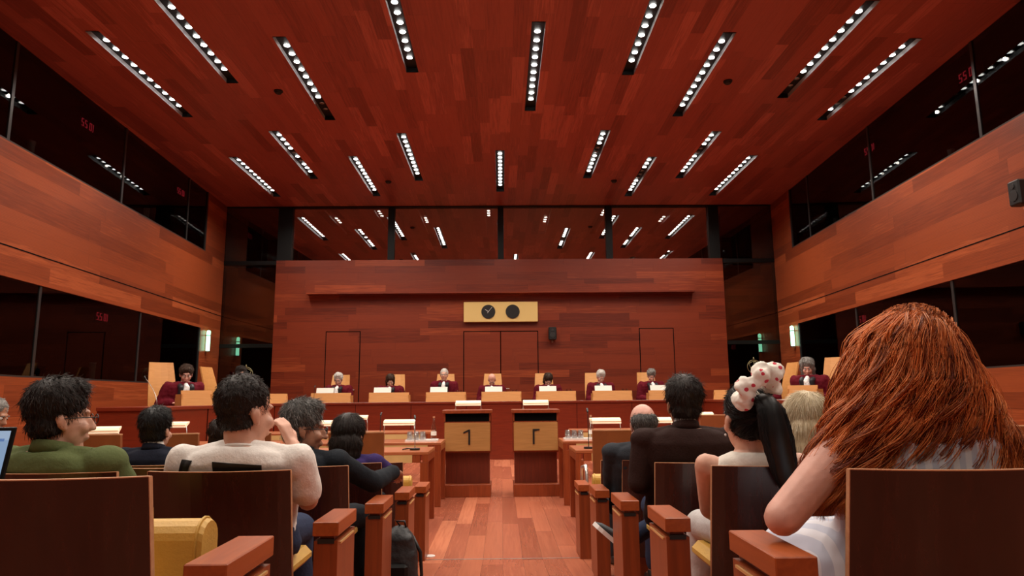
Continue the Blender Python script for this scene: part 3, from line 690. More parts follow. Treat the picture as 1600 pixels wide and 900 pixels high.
# ------------------------------------------------------------------ audience seats
ROWY = [1.73, 2.88, 3.95, 5.03, 6.12]
ROWZ = [.364, .263, .178, .096, .0]
SEATW = .574; SEAT0 = .86; SP = .70
ROWN = ['rearmost row', 'second row from the rear', 'middle row', 'second row from the front', 'front row']
def seat_parts(t, s, up, arm, aisle):
    """one auditorium seat: local origin on the floor at the middle of the back's foot, s = side of the aisle"""
    w2 = SEATW / 2; N = 12
    def shell(off, th, z0, z1, x2, zt=0):
        R = []
        for i in range(9):
            k = i / 8; z = z0 + (z1 - z0) * k; yl = .16 * (1 - (z / .86)) ** 1.0
            a, b = [], []
            for j in range(N + 1):
                u = -1 + 2 * j / N; x = u * x2; y = yl - .055 * (1 - u * u) + off
                a.append((x, y, z)); b.append((x, y + th, z))
            R.append(a + b[::-1])
        return MB().loft(R, smooth=False)
    shell(0, .016, .14, .822, w2).build('backrest', m_seatd, t)
    shell(0, .0165, .822, .8245, w2).build('top_edge', m_seate, t)
    for q in (-1, 1): MB().add([(q * w2, .16 * (1 - z / .86) + d, z) for z in (.14, .823) for d in (0, .0165)] + [(q * (w2 + .002), .16 * (1 - z / .86) + d, z) for z in (.14, .823) for d in (0, .0165)], [(0, 1, 3, 2), (4, 6, 7, 5), (0, 4, 5, 1), (2, 3, 7, 6), (0, 2, 6, 4), (1, 5, 7, 3)]).build('side_edge', m_seate, t)
    shell(.017, .045, .40, .74, w2 - .02).build('back_cushion', m_yel, t)
    if up:
        R = []
        for k in range(9):
            a = -PI / 2 + PI * k / 8
            R.append((.285 + .055 * math.sin(a) * 1.0, .655 + .055 * math.cos(a)))
        pr = [(.23, .40)] + [(.285 - .055 * math.cos(PI * k / 8), .63 + .05 * math.sin(PI * k / 8)) for k in range(9)] + [(.34, .40)]
        mb = MB(); n = len(pr)
        xs = [-w2 - .02, -w2 - .01, w2 + .035, w2 + .045]
        ins = [.008, 0, 0, .008]
        R = [[(x, .285 + (p[0] - .285) * (1 - q_ * 4), .40 + (p[1] - .40) * (1 - q_ * 3)) for p in pr] for x, q_ in zip(xs, ins)]
        if s > 0: R = [[(-a, b, c) for a, b, c in q] for q in R][::-1]
        mb.loft(R, smooth=False); so = mb.build('seat', m_yel, t)
        P = [(s * -(w2 + .028), .285 + (p[0] - .285) * 1.01, .40 + (p[1] - .40) * 1.01) for p in pr]
        MB().tube(P, .004, 6).build('piping', m_yel, so)
    else:
        MB().box(-w2 + .05, w2 - .05, .17, .60, .34, .42, bev=.03).build('seat', m_yel, t)
    def armblk(xc):
        a = MB(); a.box(xc - .052, xc + .052, 0, .345, .565, .62, bev=.003).build('armrest', m_arm, t)
        p = MB(); p.box(xc - .047, xc + .047, .012, .335, 0, .545).box(xc - .028, xc + .028, .03, .335, .54, .57)
        po = p.build('end_panel', m_post, t)
        MB().box(xc - .033, xc + .033, .008, .02, .535, .553).build('slot', m_black, po)
        MB().box(xc + (-s) * .046, xc + (-s) * .053, .05, .30, .527, .535).build('brass_slot', m_brass, po)
    if arm: armblk(-s * ((SEAT0 - .656) + w2 - .052) if aisle else -s * (w2 + .063))
    MB().box(-w2 + .05, w2 - .05, .16, .22, 0.0, .36).build('pedestal', m_post, t)
protos = {}
def copy_seat(s, up, arm, aisle):
    k = (s, up, arm, aisle)
    if k in protos: return copy_tree(protos[k])
    t = empty('auditorium_seat'); seat_parts(t, s, up, arm, aisle); protos[k] = t; return t
for r in range(5):
    for s, nm in ((-1, 'left'), (1, 'right')):
        for k in range([2, 4, 5, 6, 6][r]):
            up_ = (r == 0 and s < 0 and k == 0) or (r == 4) and k not in (2,)
            t = copy_seat(s, up_, True, k == 0)
            t.location = (s * (SEAT0 + SEATW / 2 + SP * k), ROWY[r], ROWZ[r])
            tag(t, 'dark wood seat, %s from the aisle on its %s, %s' % (['first', 'second', 'third', 'fourth', 'fifth', 'sixth'][k], nm, ROWN[r]), 'seat', 'auditorium seats in rows')
t = copy_seat(-1, False, True, False); t.location = (-4.95, 6.2, 0); t.rotation_euler = (0, 0, -.5); tag(t, 'wooden seat at the left wall under the grey-haired man at the picture edge', 'seat')

# floor socket cover, phone on the post
tag(MB().cyl((-.638, 6.34, 0), .045, .006, n=28).build('floor_socket', m_white), 'round pale floor socket cover by the left end of the frontmost row', 'floor socket')  # white of the disc also stands for the light the cover reflects

# laptop on the armrest at the left edge
m_scr = nt('laptop screen')[0]
def screen_mat():
    m, t, b = nt('lit laptop page')
    tc = t.nodes.new('ShaderNodeTexCoord'); sp = t.nodes.new('ShaderNodeSeparateXYZ'); t.links.new(tc.outputs['UV'], sp.inputs[0])
    bar = M_(t, 'GREATER_THAN', sp.outputs[1], .90); r = t.nodes.new('ShaderNodeMix'); r.data_type = 'RGBA'
    t.links.new(bar, r.inputs[0]); r.inputs[6].default_value = (.29, .42, .62, 1); r.inputs[7].default_value = (.40, .52, .70, 1)
    b.inputs['Base Color'].default_value = (.01, .01, .01, 1); t.links.new(r.outputs[2], b.inputs['Emission Color']); b.inputs['Emission Strength'].default_value = .75; b.inputs['Roughness'].default_value = .3
    return m
lx1 = (88 - 784) * 2.25 / 1075; lw = .34; ly = 2.06
t = empty('laptop', (lx1 - lw / 2, ly, .986)); tag(t, 'open black laptop with a pale blue page on its screen at the left edge', 'laptop')
MB().box(-lw / 2, lw / 2, -.235, 0, 0, .016, bev=.004).build('keyboard_base', m_blackgl, t)
R_ = Matrix.Translation((0, .0, .012)) @ Matrix.Rotation(-.22, 4, 'X')
lid = MB().box(-lw / 2, lw / 2, 0, .008, 0, .305, R_, bev=.003).build('lid', m_blackgl, t)
ml = screen_mat()
sm = MB(); sm.add(tf(np.array([(-lw / 2 + .012, -.001, .02), (lw / 2 - .012, -.001, .02), (lw / 2 - .012, -.001, .293), (-lw / 2 + .012, -.001, .293)]), R_), [(0, 1, 2, 3)])
so = sm.build('screen', ml, lid); uvl = so.data.uv_layers.new(name='UVMap')
for i, uv in enumerate(((0, 0), (1, 0), (1, 1), (0, 1))): uvl.data[i].uv = uv
ic = MB()
def icon(u0, u1, v0, v1): ic.add(tf(np.array([(-lw / 2 + .012 + u * (lw - .024), -.002, .02 + v * .273) for u, v in ((u0, v0), (u1, v0), (u1, v1), (u0, v1))]), R_), [(0, 1, 2, 3)])
icon(.86, .96, .885, .915)
for u in (.1, .2, .32, .45, .58, .70): icon(u, u + .025, .83, .87); icon(u + .035, u + .05, .84, .86)
ic.build('toolbar', mat('toolbar blue', (.1, .2, .45), .5, emit=(.12, .24, .55), es=.5), lid)
# ------------------------------------------------------------------ people
def rmesh(mb, vox, smooth=4, disp=0.0, dscale=6.0, seed=0, fold=None):
    me = mb.mesh('tmp'); o = bpy.data.objects.new('tmp', me); COL.objects.link(o)
    md = o.modifiers.new('r', 'REMESH'); md.mode = 'VOXEL'; md.voxel_size = vox; md.use_smooth_shade = True
    if smooth: ms = o.modifiers.new('s', 'SMOOTH'); ms.factor = .5; ms.iterations = smooth
    bpy.context.view_layer.update()
    dg = bpy.context.evaluated_depsgraph_get()
    out = bpy.data.meshes.new_from_object(o.evaluated_get(dg)); bpy.data.objects.remove(o); bpy.data.meshes.remove(me)
    if disp > 0:
        n = len(out.vertices); co = np.empty(n * 3); out.vertices.foreach_get('co', co); no = np.empty(n * 3); out.vertices.foreach_get('normal', no)
        co = co.reshape(-1, 3); no = no.reshape(-1, 3); sx = fold or (1, 1, 1)
        d = np.array([noise.noise(Vector((c[0] * dscale * sx[0] + seed * 3.1, c[1] * dscale * sx[1], c[2] * dscale * sx[2]))) + .4 * noise.noise(Vector((c[0] * dscale * 2.7, c[1] * dscale * 2.7 + seed, c[2] * dscale * 2.7))) for c in co])
        out.vertices.foreach_set('co', (co + no * (d * disp)[:, None]).ravel()); out.update()
    out.polygons.foreach_set('use_smooth', [True] * len(out.polygons))
    return out

def strands_mesh(name, paths, rad, tones):
    """paths (N,K,3) -> thin three-sided tapering tubes in one mesh, 'tone' attribute per strand"""
    N, K, _ = paths.shape
    d = np.gradient(paths, axis=1); d /= np.linalg.norm(d, axis=2, keepdims=True) + 1e-9
    ref = np.tile(np.array([.31, .17, .93]), (N, K, 1)); u = np.cross(d, ref); u /= np.linalg.norm(u, axis=2, keepdims=True) + 1e-9; v_ = np.cross(d, u)
    prof = np.interp(np.linspace(0, 1, K), [0, .1, .75, 1], [.8, 1, .8, .12])[None, :, None] * np.asarray(rad).reshape(-1, 1, 1)
    ring = [paths + (u * math.cos(a) + v_ * math.sin(a)) * prof for a in (0, 2 * PI / 3, 4 * PI / 3)]
    V = np.stack(ring, axis=2).reshape(-1, 3)
    base = (np.arange(N)[:, None, None] * K + np.arange(K - 1)[None, :, None]) * 3
    j = np.arange(3)[None, None, :]; k = (j + 1) % 3
    F = np.stack([base + j, base + k, base + 3 + k, base + 3 + j], axis=-1).reshape(-1, 4)
    me = bpy.data.meshes.new(name); me.vertices.add(len(V)); me.vertices.foreach_set('co', V.ravel())
    me.loops.add(F.size); me.loops.foreach_set('vertex_index', F.ravel().astype(np.int32))
    me.polygons.add(len(F)); me.polygons.foreach_set('loop_start', np.arange(0, F.size, 4, dtype=np.int32)); 
    me.update(calc_edges=True); me.polygons.foreach_set('use_smooth', [True] * len(F))
    at_ = me.attributes.new('tone', 'FLOAT', 'POINT'); at_.data.foreach_set('value', np.repeat(tones, K * 3).astype(np.float32))
    return me

def hair_mat(name, dark, light, rough=.42, spec=.5):
    m, t, b = nt(name)
    a = t.nodes.new('ShaderNodeAttribute'); a.attribute_name = 'tone'; r = t.nodes.new('ShaderNodeValToRGB')
    r.color_ramp.elements[0].color = (*dark, 1); r.color_ramp.elements[1].color = (*light, 1)
    t.links.new(a.outputs['Fac'], r.inputs[0]); t.links.new(r.outputs[0], b.inputs['Base Color']); b.inputs['Roughness'].default_value = rough + .1; b.inputs['Specular IOR Level'].default_value = .3
    return m
H_DARK = hair_mat('dark brown hair', (.010, .006, .005), (.035, .020, .014))
H_BLK = hair_mat('black hair', (.004, .004, .004), (.012, .010, .010), .36)
H_BROWN = hair_mat('brown hair', (.030, .014, .008), (.10, .048, .026))
H_SALT = hair_mat('salt and pepper hair', (.03, .028, .026), (.30, .28, .26))
H_GREY = hair_mat('grey hair', (.12, .11, .10), (.50, .47, .44))
H_WHITE = hair_mat('white hair', (.50, .47, .43), (.85, .82, .78))
H_BLOND = hair_mat('ash blond hair', (.42, .33, .20), (.80, .70, .52))
H_RED = hair_mat('copper red hair', (.15, .020, .004), (.92, .28, .075), .36)  # copper tones, their ends stretched to paint highlights and shadows too
SKIN = {k: mat('skin ' + k, c, .5, nz=.08, nscale=25, bump=.04, bscale=300) for k, c in dict(fair=(.62, .33, .23), tan=(.42, .20, .12), rosy=(.66, .34, .26)).items()}
for m in SKIN.values(): m.node_tree.nodes['Principled BSDF'].inputs['Subsurface Weight'].default_value = .0
M_EYE = mat('eye dark', (.02, .012, .01), .2); M_EYEW = mat('eye white', (.7, .66, .62), .3); M_LIP = mat('lips', (.45, .13, .11), .45)

def head_prims(mb, c, R, s, vox, neck_to):
    """cranium, jaw, brow, cheeks, nose and ears as one union; R turns the head"""
    c = Vector(c)
    def P(x, y, z): return c + R @ Vector((x * s, y * s, z * s))
    E = lambda x, y, z, rx, ry, rz: mb.ell(P(x, y, z), (rx * s, ry * s, rz * s), R, n=18, m=12)
    E(0, -.014, .044, .076, .090, .090); E(0, .026, -.03, .060, .062, .082); E(0, .058, -.092, .028, .026, .022); E(0, .02, -.075, .048, .055, .03)
    E(0, .078, .030, .046, .014, .012)
    for q in (-1, 1):
        E(q * .036, .066, -.025, .024, .022, .024)
        E(q * .075, -.008, -.006, .009, .018, .028); E(q * .080, -.015, .002, .006, .015, .021); E(q * .073, 0, -.028, .007, .010, .011)
    mb.cap(P(0, .084, .018), P(0, .108, -.026), .008 * s, .0135 * s, n=10)
    for q in (-1, 1): mb.ell(P(q * .011, .100, -.028), .009 * s)
    mb.ell(P(0, .084, -.060), (.024 * s, .016 * s, .012 * s), R)
    mb.cap(P(0, -.018, -.05), neck_to, .052 * s, .056 * s, n=18)
    return P

def hand_prims(mb, wrist, d, palm_n, s=1.0, curl=.5, side=1):
    """palm with four fingers and a thumb; d = pointing direction, palm_n = palm normal, side +1 puts the thumb on the +cross side"""
    wrist = Vector(wrist); d = Vector(d).normalized(); n = Vector(palm_n); n = (n - d * n.dot(d)).normalized(); l = d.cross(n).normalized() * side
    for q in (-.024, -.008, .008, .024): mb.cap(wrist + l * q * .6 * s, wrist + d * .085 * s + l * q * s, .0145 * s, .0125 * s, n=8)
    for i, (q, ln) in enumerate(((.030, .072), (.010, .080), (-.010, .074), (-.029, .058))):
        p = wrist + d * .088 * s + l * q * s; a = curl * .45; dd = d.copy()
        for j, fr in enumerate((.45, .32, .26)):
            dd = (d * math.cos(a) + n * math.sin(a)).normalized(); p2 = p + dd * ln * fr * s
            mb.cap(p, p2, (.0092 - .0010 * j) * s, (.0084 - .0010 * j) * s, n=8); p = p2; a += curl * (1.0 + .12 * i)
    p = wrist + d * .02 * s + l * .026 * s
    dd = (d * .62 + l * .72 + n * .25).normalized(); p2 = p + dd * .045 * s; mb.cap(p, p2, .013 * s, .0105 * s, n=8)
    dd = (d * .85 + l * .20 + n * .45 * curl).normalized(); mb.cap(p2, p2 + dd * .034 * s, .010 * s, .008 * s, n=8)

def hairline_strands(cap_me, n, length, flow, rad, spread=.35, K=6, seed=1, tone=(0.0, 1.0), zmin=None, keep=None, lift=.5, wave=0.0):
    """short strands rooted on a hair cap; flow(p, n) -> preferred direction"""
    R_ = np.random.default_rng(seed)
    nv = len(cap_me.vertices); co = np.empty(nv * 3); cap_me.vertices.foreach_get('co', co); co = co.reshape(-1, 3); no = np.empty(nv * 3); cap_me.vertices.foreach_get('normal', no); no = no.reshape(-1, 3)
    ok = np.arange(nv) if keep is None else np.where(keep(co))[0]
    i = R_.choice(ok, n); p = co[i] + R_.normal(0, .002, (n, 3)); q = no[i]
    f = np.array([flow(Vector(a), Vector(b)) for a, b in zip(p, q)])
    f = f - q * np.sum(f * q, axis=1, keepdims=True); f /= np.linalg.norm(f, axis=1, keepdims=True) + 1e-6
    f = f + R_.normal(0, spread, (n, 3)); ln = length * R_.uniform(.6, 1.15, n)
    t = np.linspace(0, 1, K)[None, :, None]
    up_ = lift * np.sin(t * PI * .62)
    path = p[:, None, :] - q[:, None, :] * .003 + f[:, None, :] * t * ln[:, None, None] + q[:, None, :] * up_ * ln[:, None, None] * .5
    if wave: ph = R_.uniform(0, 6.28, (n, 1, 1)); path = path + q[:, None, :] * np.sin(t * 9 + ph) * wave * t
    return strands_mesh('hair', path, np.full(n, rad) * R_.uniform(.7, 1.2, n), R_.uniform(tone[0], tone[1], n) ** 1.5)

PV = .0080
G = 1.20         # the figures against the units of the room
def person(label, hip, head, yaw=0.0, pitch=0.0, roll=0.0, body=0.0, hs=1.0, sw=.185, bulk=1.0, skin='fair', hair=None, arms=None, legs=None, top=None, bottom=None, vox=PV, floor=0.0, extra=None, group=None, lap=None, kind='man', glasses=False, smooth_hair=None, seed=1, face=False):
    """seated figure. hip = world point of the seat contact, head = world centre between the ears; body turns the trunk about z; facing +y at 0"""
    root = empty('person', (0, 0, 0)); root.name = 'person'
    Rb = Matrix.Rotation(body, 3, 'Z'); Rh = (Matrix.Rotation(body + yaw, 3, 'Z') @ Matrix.Rotation(pitch, 3, 'X') @ Matrix.Rotation(roll, 3, 'Y'))
    hip = Vector(hip); head = Vector(head)
    nb = head + Rb @ Vector((0, -.025, 0)) + Vector((0, 0, -.096 * hs)); sw *= G; bulk *= G ** .8; sp = nb - hip
    def S(t, x, y): return hip + sp * t + Rb @ Vector((x, y, 0))
    def torso(mb, off, t0=0.0, t1=1.0, flare=1.0):
        prof = [(0.0, .165, .115, 0), (.10, .175, .130, 0), (.28, .160, .118, .0), (.48, .168, .120, -.005), (.68, .178, .118, -.012), (.84, .176, .104, -.015), (.93, .140, .080, -.012), (.985, .076, .060, -.006), (1.03, .052, .052, 0)]
        R = []
        for t, rx, ry, y in prof:
            if t < t0 - 1e-6 or t > t1 + 1e-6: continue
            k = sw / .185; rx_ = rx * k * (bulk / G) ** .5 + off; ry_ = ry * bulk + off
            R.append([tuple(S(t, rx_ * math.copysign(abs(math.cos(a)) ** .85, math.cos(a)), y + ry_ * math.copysign(abs(math.sin(a)) ** .9, math.sin(a)))) for a in (2 * PI * j / 28 for j in range(28))])
        mb.loft(R)
    sh = {q: S(.862, q * sw, -.01) for q in (-1, 1)}
    arms = arms or {}; A = {}
    for q in (-1, 1):
        a = arms.get(q)
        if a is None: el = S(.36, q * (sw + .06), .03); wr = S(.20, q * .10, .26); hd = Rb @ Vector((-q * .5, .8, -.15))
        else: el, wr = Vector(a[0]), Vector(a[1]); hd = Vector(a[2]) if len(a) > 2 else (wr - el).normalized()
        A[q] = (el, wr, hd)
    L = {}; legs = legs or {}
    for q in (-1, 1):
        l = legs.get(q)
        if l is None: kn = hip + Rb @ Vector((q * .12, .44, .03)); an = Vector((kn.x, kn.y, 0)) + Rb @ Vector((0, .05, 0)); an.z = floor + .09; td = Rb @ Vector((q * .15, 1, -.25))
        else: kn, an = Vector(l[0]), Vector(l[1]); td = Vector(l[2])
        L[q] = (kn, an, td)
    def arm(mb, q, off, upto=2.0, r=(.050, .041, .030)):
        el, wr, _ = A[q]; b = bulk
        mb.ell(sh[q] + Rb @ Vector((-q * .022, 0, -.012)), .052 * b + off)
        r = [x * b * .92 for x in r]
        if upto >= 1: mb.cap(sh[q], el, r[0] + off, r[1] + off)
        else: m = sh[q].lerp(el, upto); mb.cap(sh[q], m, r[0] + off, (r[0] * (1 - upto) + r[1] * upto) + off * 1.5)
        if upto > 1: mb.cap(el, el.lerp(wr, min(1, upto - 1)), r[1] + off, r[2] + off * .9)
    def leg(mb, q, off, upto=1.0):
        kn, an, _ = L[q]; h = hip + Rb @ Vector((q * .085, .02, .075))
        mb.cap(h, kn, .078 * bulk + off, .054 * bulk + off); mb.cap(kn, kn.lerp(an, upto), .053 + off, .036 + off * 1.3)
    # body, one continuous skin
    mb = MB(); torso(mb, 0)
    P = head_prims(mb, head, Rh, hs, vox, S(.93, 0, 0))
    for q in (-1, 1):
        arm(mb, q, 0, 2.0); leg(mb, q, 0)
        el, wr, hd = A[q]; cfg = (arms.get(q) or (0, 0, 0))
        pn = cfg[3] if len(cfg) > 3 else (0, 0, -1); cu = cfg[4] if len(cfg) > 4 else .45; tside = cfg[5] if len(cfg) > 5 else q
        hand_prims(mb, wr, hd, pn, 1.15, cu, tside)
        kn, an, td = L[q]; d = td.normalized(); mb.cap(an, an + d * .16 + Vector((0, 0, -.03)), .034, .028)
    bo = put('body', rmesh(mb, vox, 3), SKIN[skin], root)
    # eyes, lips
    if face:
        for q in (-1, 1):
            e = MB(); e.ell(P(q * .030, .078, .006), .0125 * hs, Rh, 12, 8); eo = e.build('eye', M_EYEW, root)
            e = MB(); e.ell(P(q * .030, .0865, .004), .0062 * hs, Rh, 10, 6); e.build('pupil', M_EYE, eo)
            e = MB(); e.tube([P(q * .014, .094, .024), P(q * .030, .093, .030), P(q * .048, .082, .025)], [.003 * hs, .004 * hs, .002 * hs], 6); e.build('eyebrow', hair[1] if hair else M_EYE, root)
        e = MB(); e.ell(P(0, .0985, -.058), (.021 * hs, .006 * hs, .0042 * hs), Rh, 12, 8).ell(P(0, .097, -.066), (.017 * hs, .006 * hs, .0048 * hs), Rh, 12, 8); e.build('lips', M_LIP, root)
    if glasses:
        g = MB()
        for q in (-1, 1):
            g.tube([P(q * .033 + .023 * math.cos(a), .108, .006 + .017 * math.sin(a)) for a in (2 * PI * k / 16 for k in range(16))], .0018 * hs, 6, closed=True)
            g.tube([P(q * .056, .107, .012), P(q * .076, .06, .012), P(q * .082, -.005, .008), P(q * .080, -.02, -.006)], .0019 * hs, 6)
        g.tube([P(-.010, .108, .008), P(.010, .108, .008)], .0018 * hs, 6); go = g.build('spectacles', m_black, root)
        g = MB()
        for q in (-1, 1): g.cyl(P(q * .033, .107, .006), .021 * hs, .001, 'y', 16)
    # clothes
    if bottom:
        mb = MB(); torso(mb, .014, 0, .28)
        for q in (-1, 1): leg(mb, q, .014, bottom[1] if len(bottom) > 1 else .93)
        put('trousers', rmesh(mb, max(vox, .011), 4, .006, 7, seed), bottom[0], root)
        sh_m = bottom[2] if len(bottom) > 2 else m_black
        for q in (-1, 1):
            kn, an, td = L[q]; d = td.normalized(); s_ = MB(); s_.cap(an + Vector((0, 0, -.03)) - d * .035, an + d * .17 + Vector((0, 0, -.035)), .043, .036, flat=.9).ell(an + Vector((0, 0, -.01)), .045); put('shoe', rmesh(s_, .009, 3), sh_m, root)
    if top:
        tk, tm = top[0], top[1]
        o_ = {'tee': .010, 'shirt': .014, 'jacket': .024, 'robe': .040, 'sleeveless': .010, 'dress': .012}[tk]
        mb = MB(); torso(mb, o_, 0, .99 if tk in ('tee', 'jacket', 'robe', 'shirt') else .985)
        for q in (-1, 1):
            if tk == 'tee': arm(mb, q, .014, .74)
            elif tk in ('jacket', 'shirt'): arm(mb, q, .017 if tk == 'jacket' else .012, 1.93)
            elif tk == 'robe':
                arm(mb, q, .034, 1.85); el, wr, _ = A[q]; mb.cap(el, el.lerp(wr, .85), .07, .078)
            elif tk in ('sleeveless', 'dress'): mb.cap(S(.84, q * sw * .35, -.01), S(.82, q * sw * .72, -.01), .045, .034)
        if tk in ('jacket', 'robe'):
            for q in (-1, 1): mb.ell(sh[q] + Vector((0, 0, .008)) - Rb @ Vector((q * .01, 0, 0)), (.064 * bulk + .012, .064 * bulk + .012, .058 * bulk)); mb.cap(S(.95, q * .06, -.02), sh[q] + Vector((0, 0, .016)), .044, .048)
        if tk in ('tee', 'shirt'):
            for q in (-1, 1): mb.cap(S(.955, q * .05, -.015), sh[q] + Vector((0, 0, .004)), .042, .046)
        if tk == 'dress': torso(mb, .02, 0, .3); [leg(mb, q, .05, .3) for q in (-1, 1)]; mb.cap(hip + Rb @ Vector((0, .1, .05)), hip + Rb @ Vector((0, .42, .02)), .16, .13)
        nm = {'tee': 't_shirt', 'shirt': 'shirt', 'jacket': 'jacket', 'robe': 'robe', 'sleeveless': 'sleeveless_top', 'dress': 'dress'}[tk]
        tv = {'robe': max(vox, .011)}.get(tk, max(vox, .009))
        to = put(nm, rmesh(mb, tv, 6, {'tee': .006, 'robe': .014, 'jacket': .007, 'dress': .006}.get(tk, .005), {'robe': 9, 'tee': 9}.get(tk, 7), seed, fold=(1.6, 1.6, .6) if tk == 'robe' else None), tm, root)
        if tk in ('jacket',):
            cm = top[2] if len(top) > 2 else m_paper
            def collar(r0, z0, z1, m, name, yo=0, w=.004):
                mb = MB(); R1 = []
                for rr, t_ in ((r0 + .012, z0), (r0, z1), (r0 - w, z1), (r0 + .012 - w, z0)):
                    R1.append([tuple(nb + Rb @ Vector((rr * math.cos(a), yo + rr * .98 * math.sin(a) , 0)) + Vector((0, 0, t_ - .018 * math.sin(a)))) for a in (2 * PI * j / 28 for j in range(28))])
                mb.loft(R1, closed=True, cap=False); mb.build(name, m, root)
            if cm is not None: collar(.064, -.012, .048, cm, 'shirt_collar')
            collar(.076, -.03, .024, tm, 'jacket_collar', w=.008)
        if tk == 'tee':
            ring_ = [tuple(nb + Rb @ Vector((.066 * math.cos(a), .064 * math.sin(a), 0)) + Vector((0, 0, -.012 - .012 * math.sin(a)))) for a in (2 * PI * j / 28 for j in range(28))]
            MB().tube(ring_, .007, 8, closed=True).build('neckband', tm, root)
        if tk == 'robe':
            yk = MB()
            pts = []
            for q in (-1, 1):
                yk.cap(S(.93, q * .085, .0), S(.84, q * .085, .135 * bulk + .055), .050, .042); yk.cap(S(.84, q * .085, .135 * bulk + .055), S(.60, q * .08, .135 * bulk + .075), .042, .036)
            yk.cap(S(.93, -.07, -.03), S(.93, .07, -.03), .042)
            put('stole', rmesh(yk, .010, 3), M_YOKE, root)
            jb = MB(); jb.cap(S(.93, 0, .085), S(.84, 0, .155 * bulk + .055), .034, .044); jb.cap(S(.84, 0, .155 * bulk + .055), S(.66, 0, .155 * bulk + .085), .044, .055); jb.ell(S(.90, 0, .09), (.038, .03, .03)); jb.cap(S(.955, -.045, .03), S(.955, .045, .03), .026)
            put('jabot', rmesh(jb, .007, 2, .006, 30), m_white, root)
    # hair
    if hair:
        hk, hm = hair[0], hair[1]
        Rhn = np.array(Rh); hc = np.array(head)
        def loc(p): return (np.asarray(p) - hc) @ Rhn / hs
        if hk in ('short', 'full', 'crop', 'balding', 'bob', 'tied', 'long'):
            mb = MB(); E = lambda x, y, z, rx, ry, rz: mb.ell(P(x, y, z), (rx * hs, ry * hs, rz * hs), Rh, n=20, m=14)
            if hk == 'short': E(0, -.020, .055, .084, .095, .091); E(0, -.034, -.012, .071, .060, .058); E(0, .035, .088, .060, .045, .036)
            elif hk == 'full': E(0, -.022, .064, .089, .098, .094); E(0, -.036, -.010, .074, .062, .060); E(0, .026, .112, .062, .052, .040); 
            elif hk == 'crop': E(0, -.020, .051, .0800, .0925, .0910); E(0, -.034, -.010, .068, .058, .055)
            elif hk == 'balding': E(0, -.038, .020, .083, .072, .066); E(0, -.036, -.014, .072, .058, .05)
            elif hk in ('bob', 'long'):
                E(0, -.018, .056, .090, .100, .093); E(0, -.040, -.02, .094, .080, .085); E(0, -.042, -.052, .093, .073, .085); E(0, -.045, -.085, .092 if hk == 'bob' else .088, .066, .075)
                if hk == 'long': E(0, -.06, -.15, .085, .05, .08)
            elif hk == 'tied': E(0, -.020, .054, .081, .095, .090); E(0, -.036, -.008, .072, .060, .058)
            cap = rmesh(mb, .007, 4, .004 if hk not in ('bob', 'tied', 'long') else .0025, 26, seed)
            at_ = cap.attributes.new('tone', 'FLOAT', 'POINT'); at_.data.foreach_set('value', np.full(len(cap.vertices), .12, np.float32))
            ho = put('hair', cap, hm, root)
            n = {'short': 4200, 'full': 5200, 'crop': 4000, 'balding': 3200, 'bob': 7500, 'tied': 5000, 'long': 4200}[hk]
            if vox > .009: n = n // 4
            ln = {'short': .030, 'full': .028, 'crop': .013, 'balding': .024, 'bob': .055, 'tied': .04, 'long': .06}[hk] * hs
            crown = P(0, -.055, .125)
            def flow(p, nn):
                if hk in ('bob', 'long'): return ((p - crown).normalized() * .35 + Vector((0, 0, -1)))
                if hk == 'tied': return (P(*HT) - p)
                return (p - crown).normalized() + Vector((0, 0, -.35)) + Rh @ Vector((.25, .15, 0))
            HT = (0, -.115, .03)
            keepf = (lambda co: loc(co)[:, 1] < .075 - .5 * np.clip(.06 - loc(co)[:, 2], 0, .2)) if hk not in ('bob', 'long') else (lambda co: loc(co)[:, 1] < .05)
            st = hairline_strands(cap, n, ln, flow, .0011 if vox < .009 else .0022, spread={'bob': .03, 'long': .05, 'tied': .04, 'crop': .2, 'full': .30}.get(hk, .16), K=6 if ln < .05 else 8, seed=seed, keep=keepf, lift={'bob': .02, 'long': .05, 'tied': .02, 'crop': .9, 'full': .28}.get(hk, .22))
            put('hair_strands', st, hm, root)
    if extra: extra(root, P, S, Rb, Rh, A, sh, L)
    tag(root, label, 'person', group)
    return root
M_YOKE = mat('dark robe facing', (.012, .010, .014), .6)
m_suit = {k: mat('cloth ' + k, c, .9, nz=.05, nscale=30, bump=.25, bscale=90, spec=.15) for k, c in dict(green=(.098, .120, .045), white=(.78, .73, .68), navy=(.010, .012, .022), black=(.012, .015, .020), purple=(.035, .020, .10), grey=(.028, .031, .038), brown=(.028, .013, .011), cream=(.80, .74, .66), blue=(.03, .04, .08), ltgrey=(.50, .47, .46), maroon=(.115, .006, .014)).items()}
def stripes(name, c1, c2, w):
    m, t, b = nt(name); tc = t.nodes.new('ShaderNodeTexCoord'); sp = t.nodes.new('ShaderNodeSeparateXYZ'); t.links.new(tc.outputs['Object'], sp.inputs[0])
    s = M_(t, 'GREATER_THAN', M_(t, 'FRACT', M_(t, 'DIVIDE', sp.outputs[0], w)), .5); r = t.nodes.new('ShaderNodeMix'); r.data_type = 'RGBA'; t.links.new(s, r.inputs[0]); r.inputs[6].default_value = (*c1, 1); r.inputs[7].default_value = (*c2, 1)
    t.links.new(r.outputs[2], b.inputs['Base Color']); b.inputs['Roughness'].default_value = .7; return m
m_dress = stripes('striped pale blue cotton', (.52, .55, .66), (.70, .70, .76), .035)

def px(x, y, Y):       # world point at picture position of the photograph's horizon frame, used as a measuring aid for joints
    return Vector(((x - 784) * Y / 1075, Y, 1.37 - (y - 621) * Y / 1075))

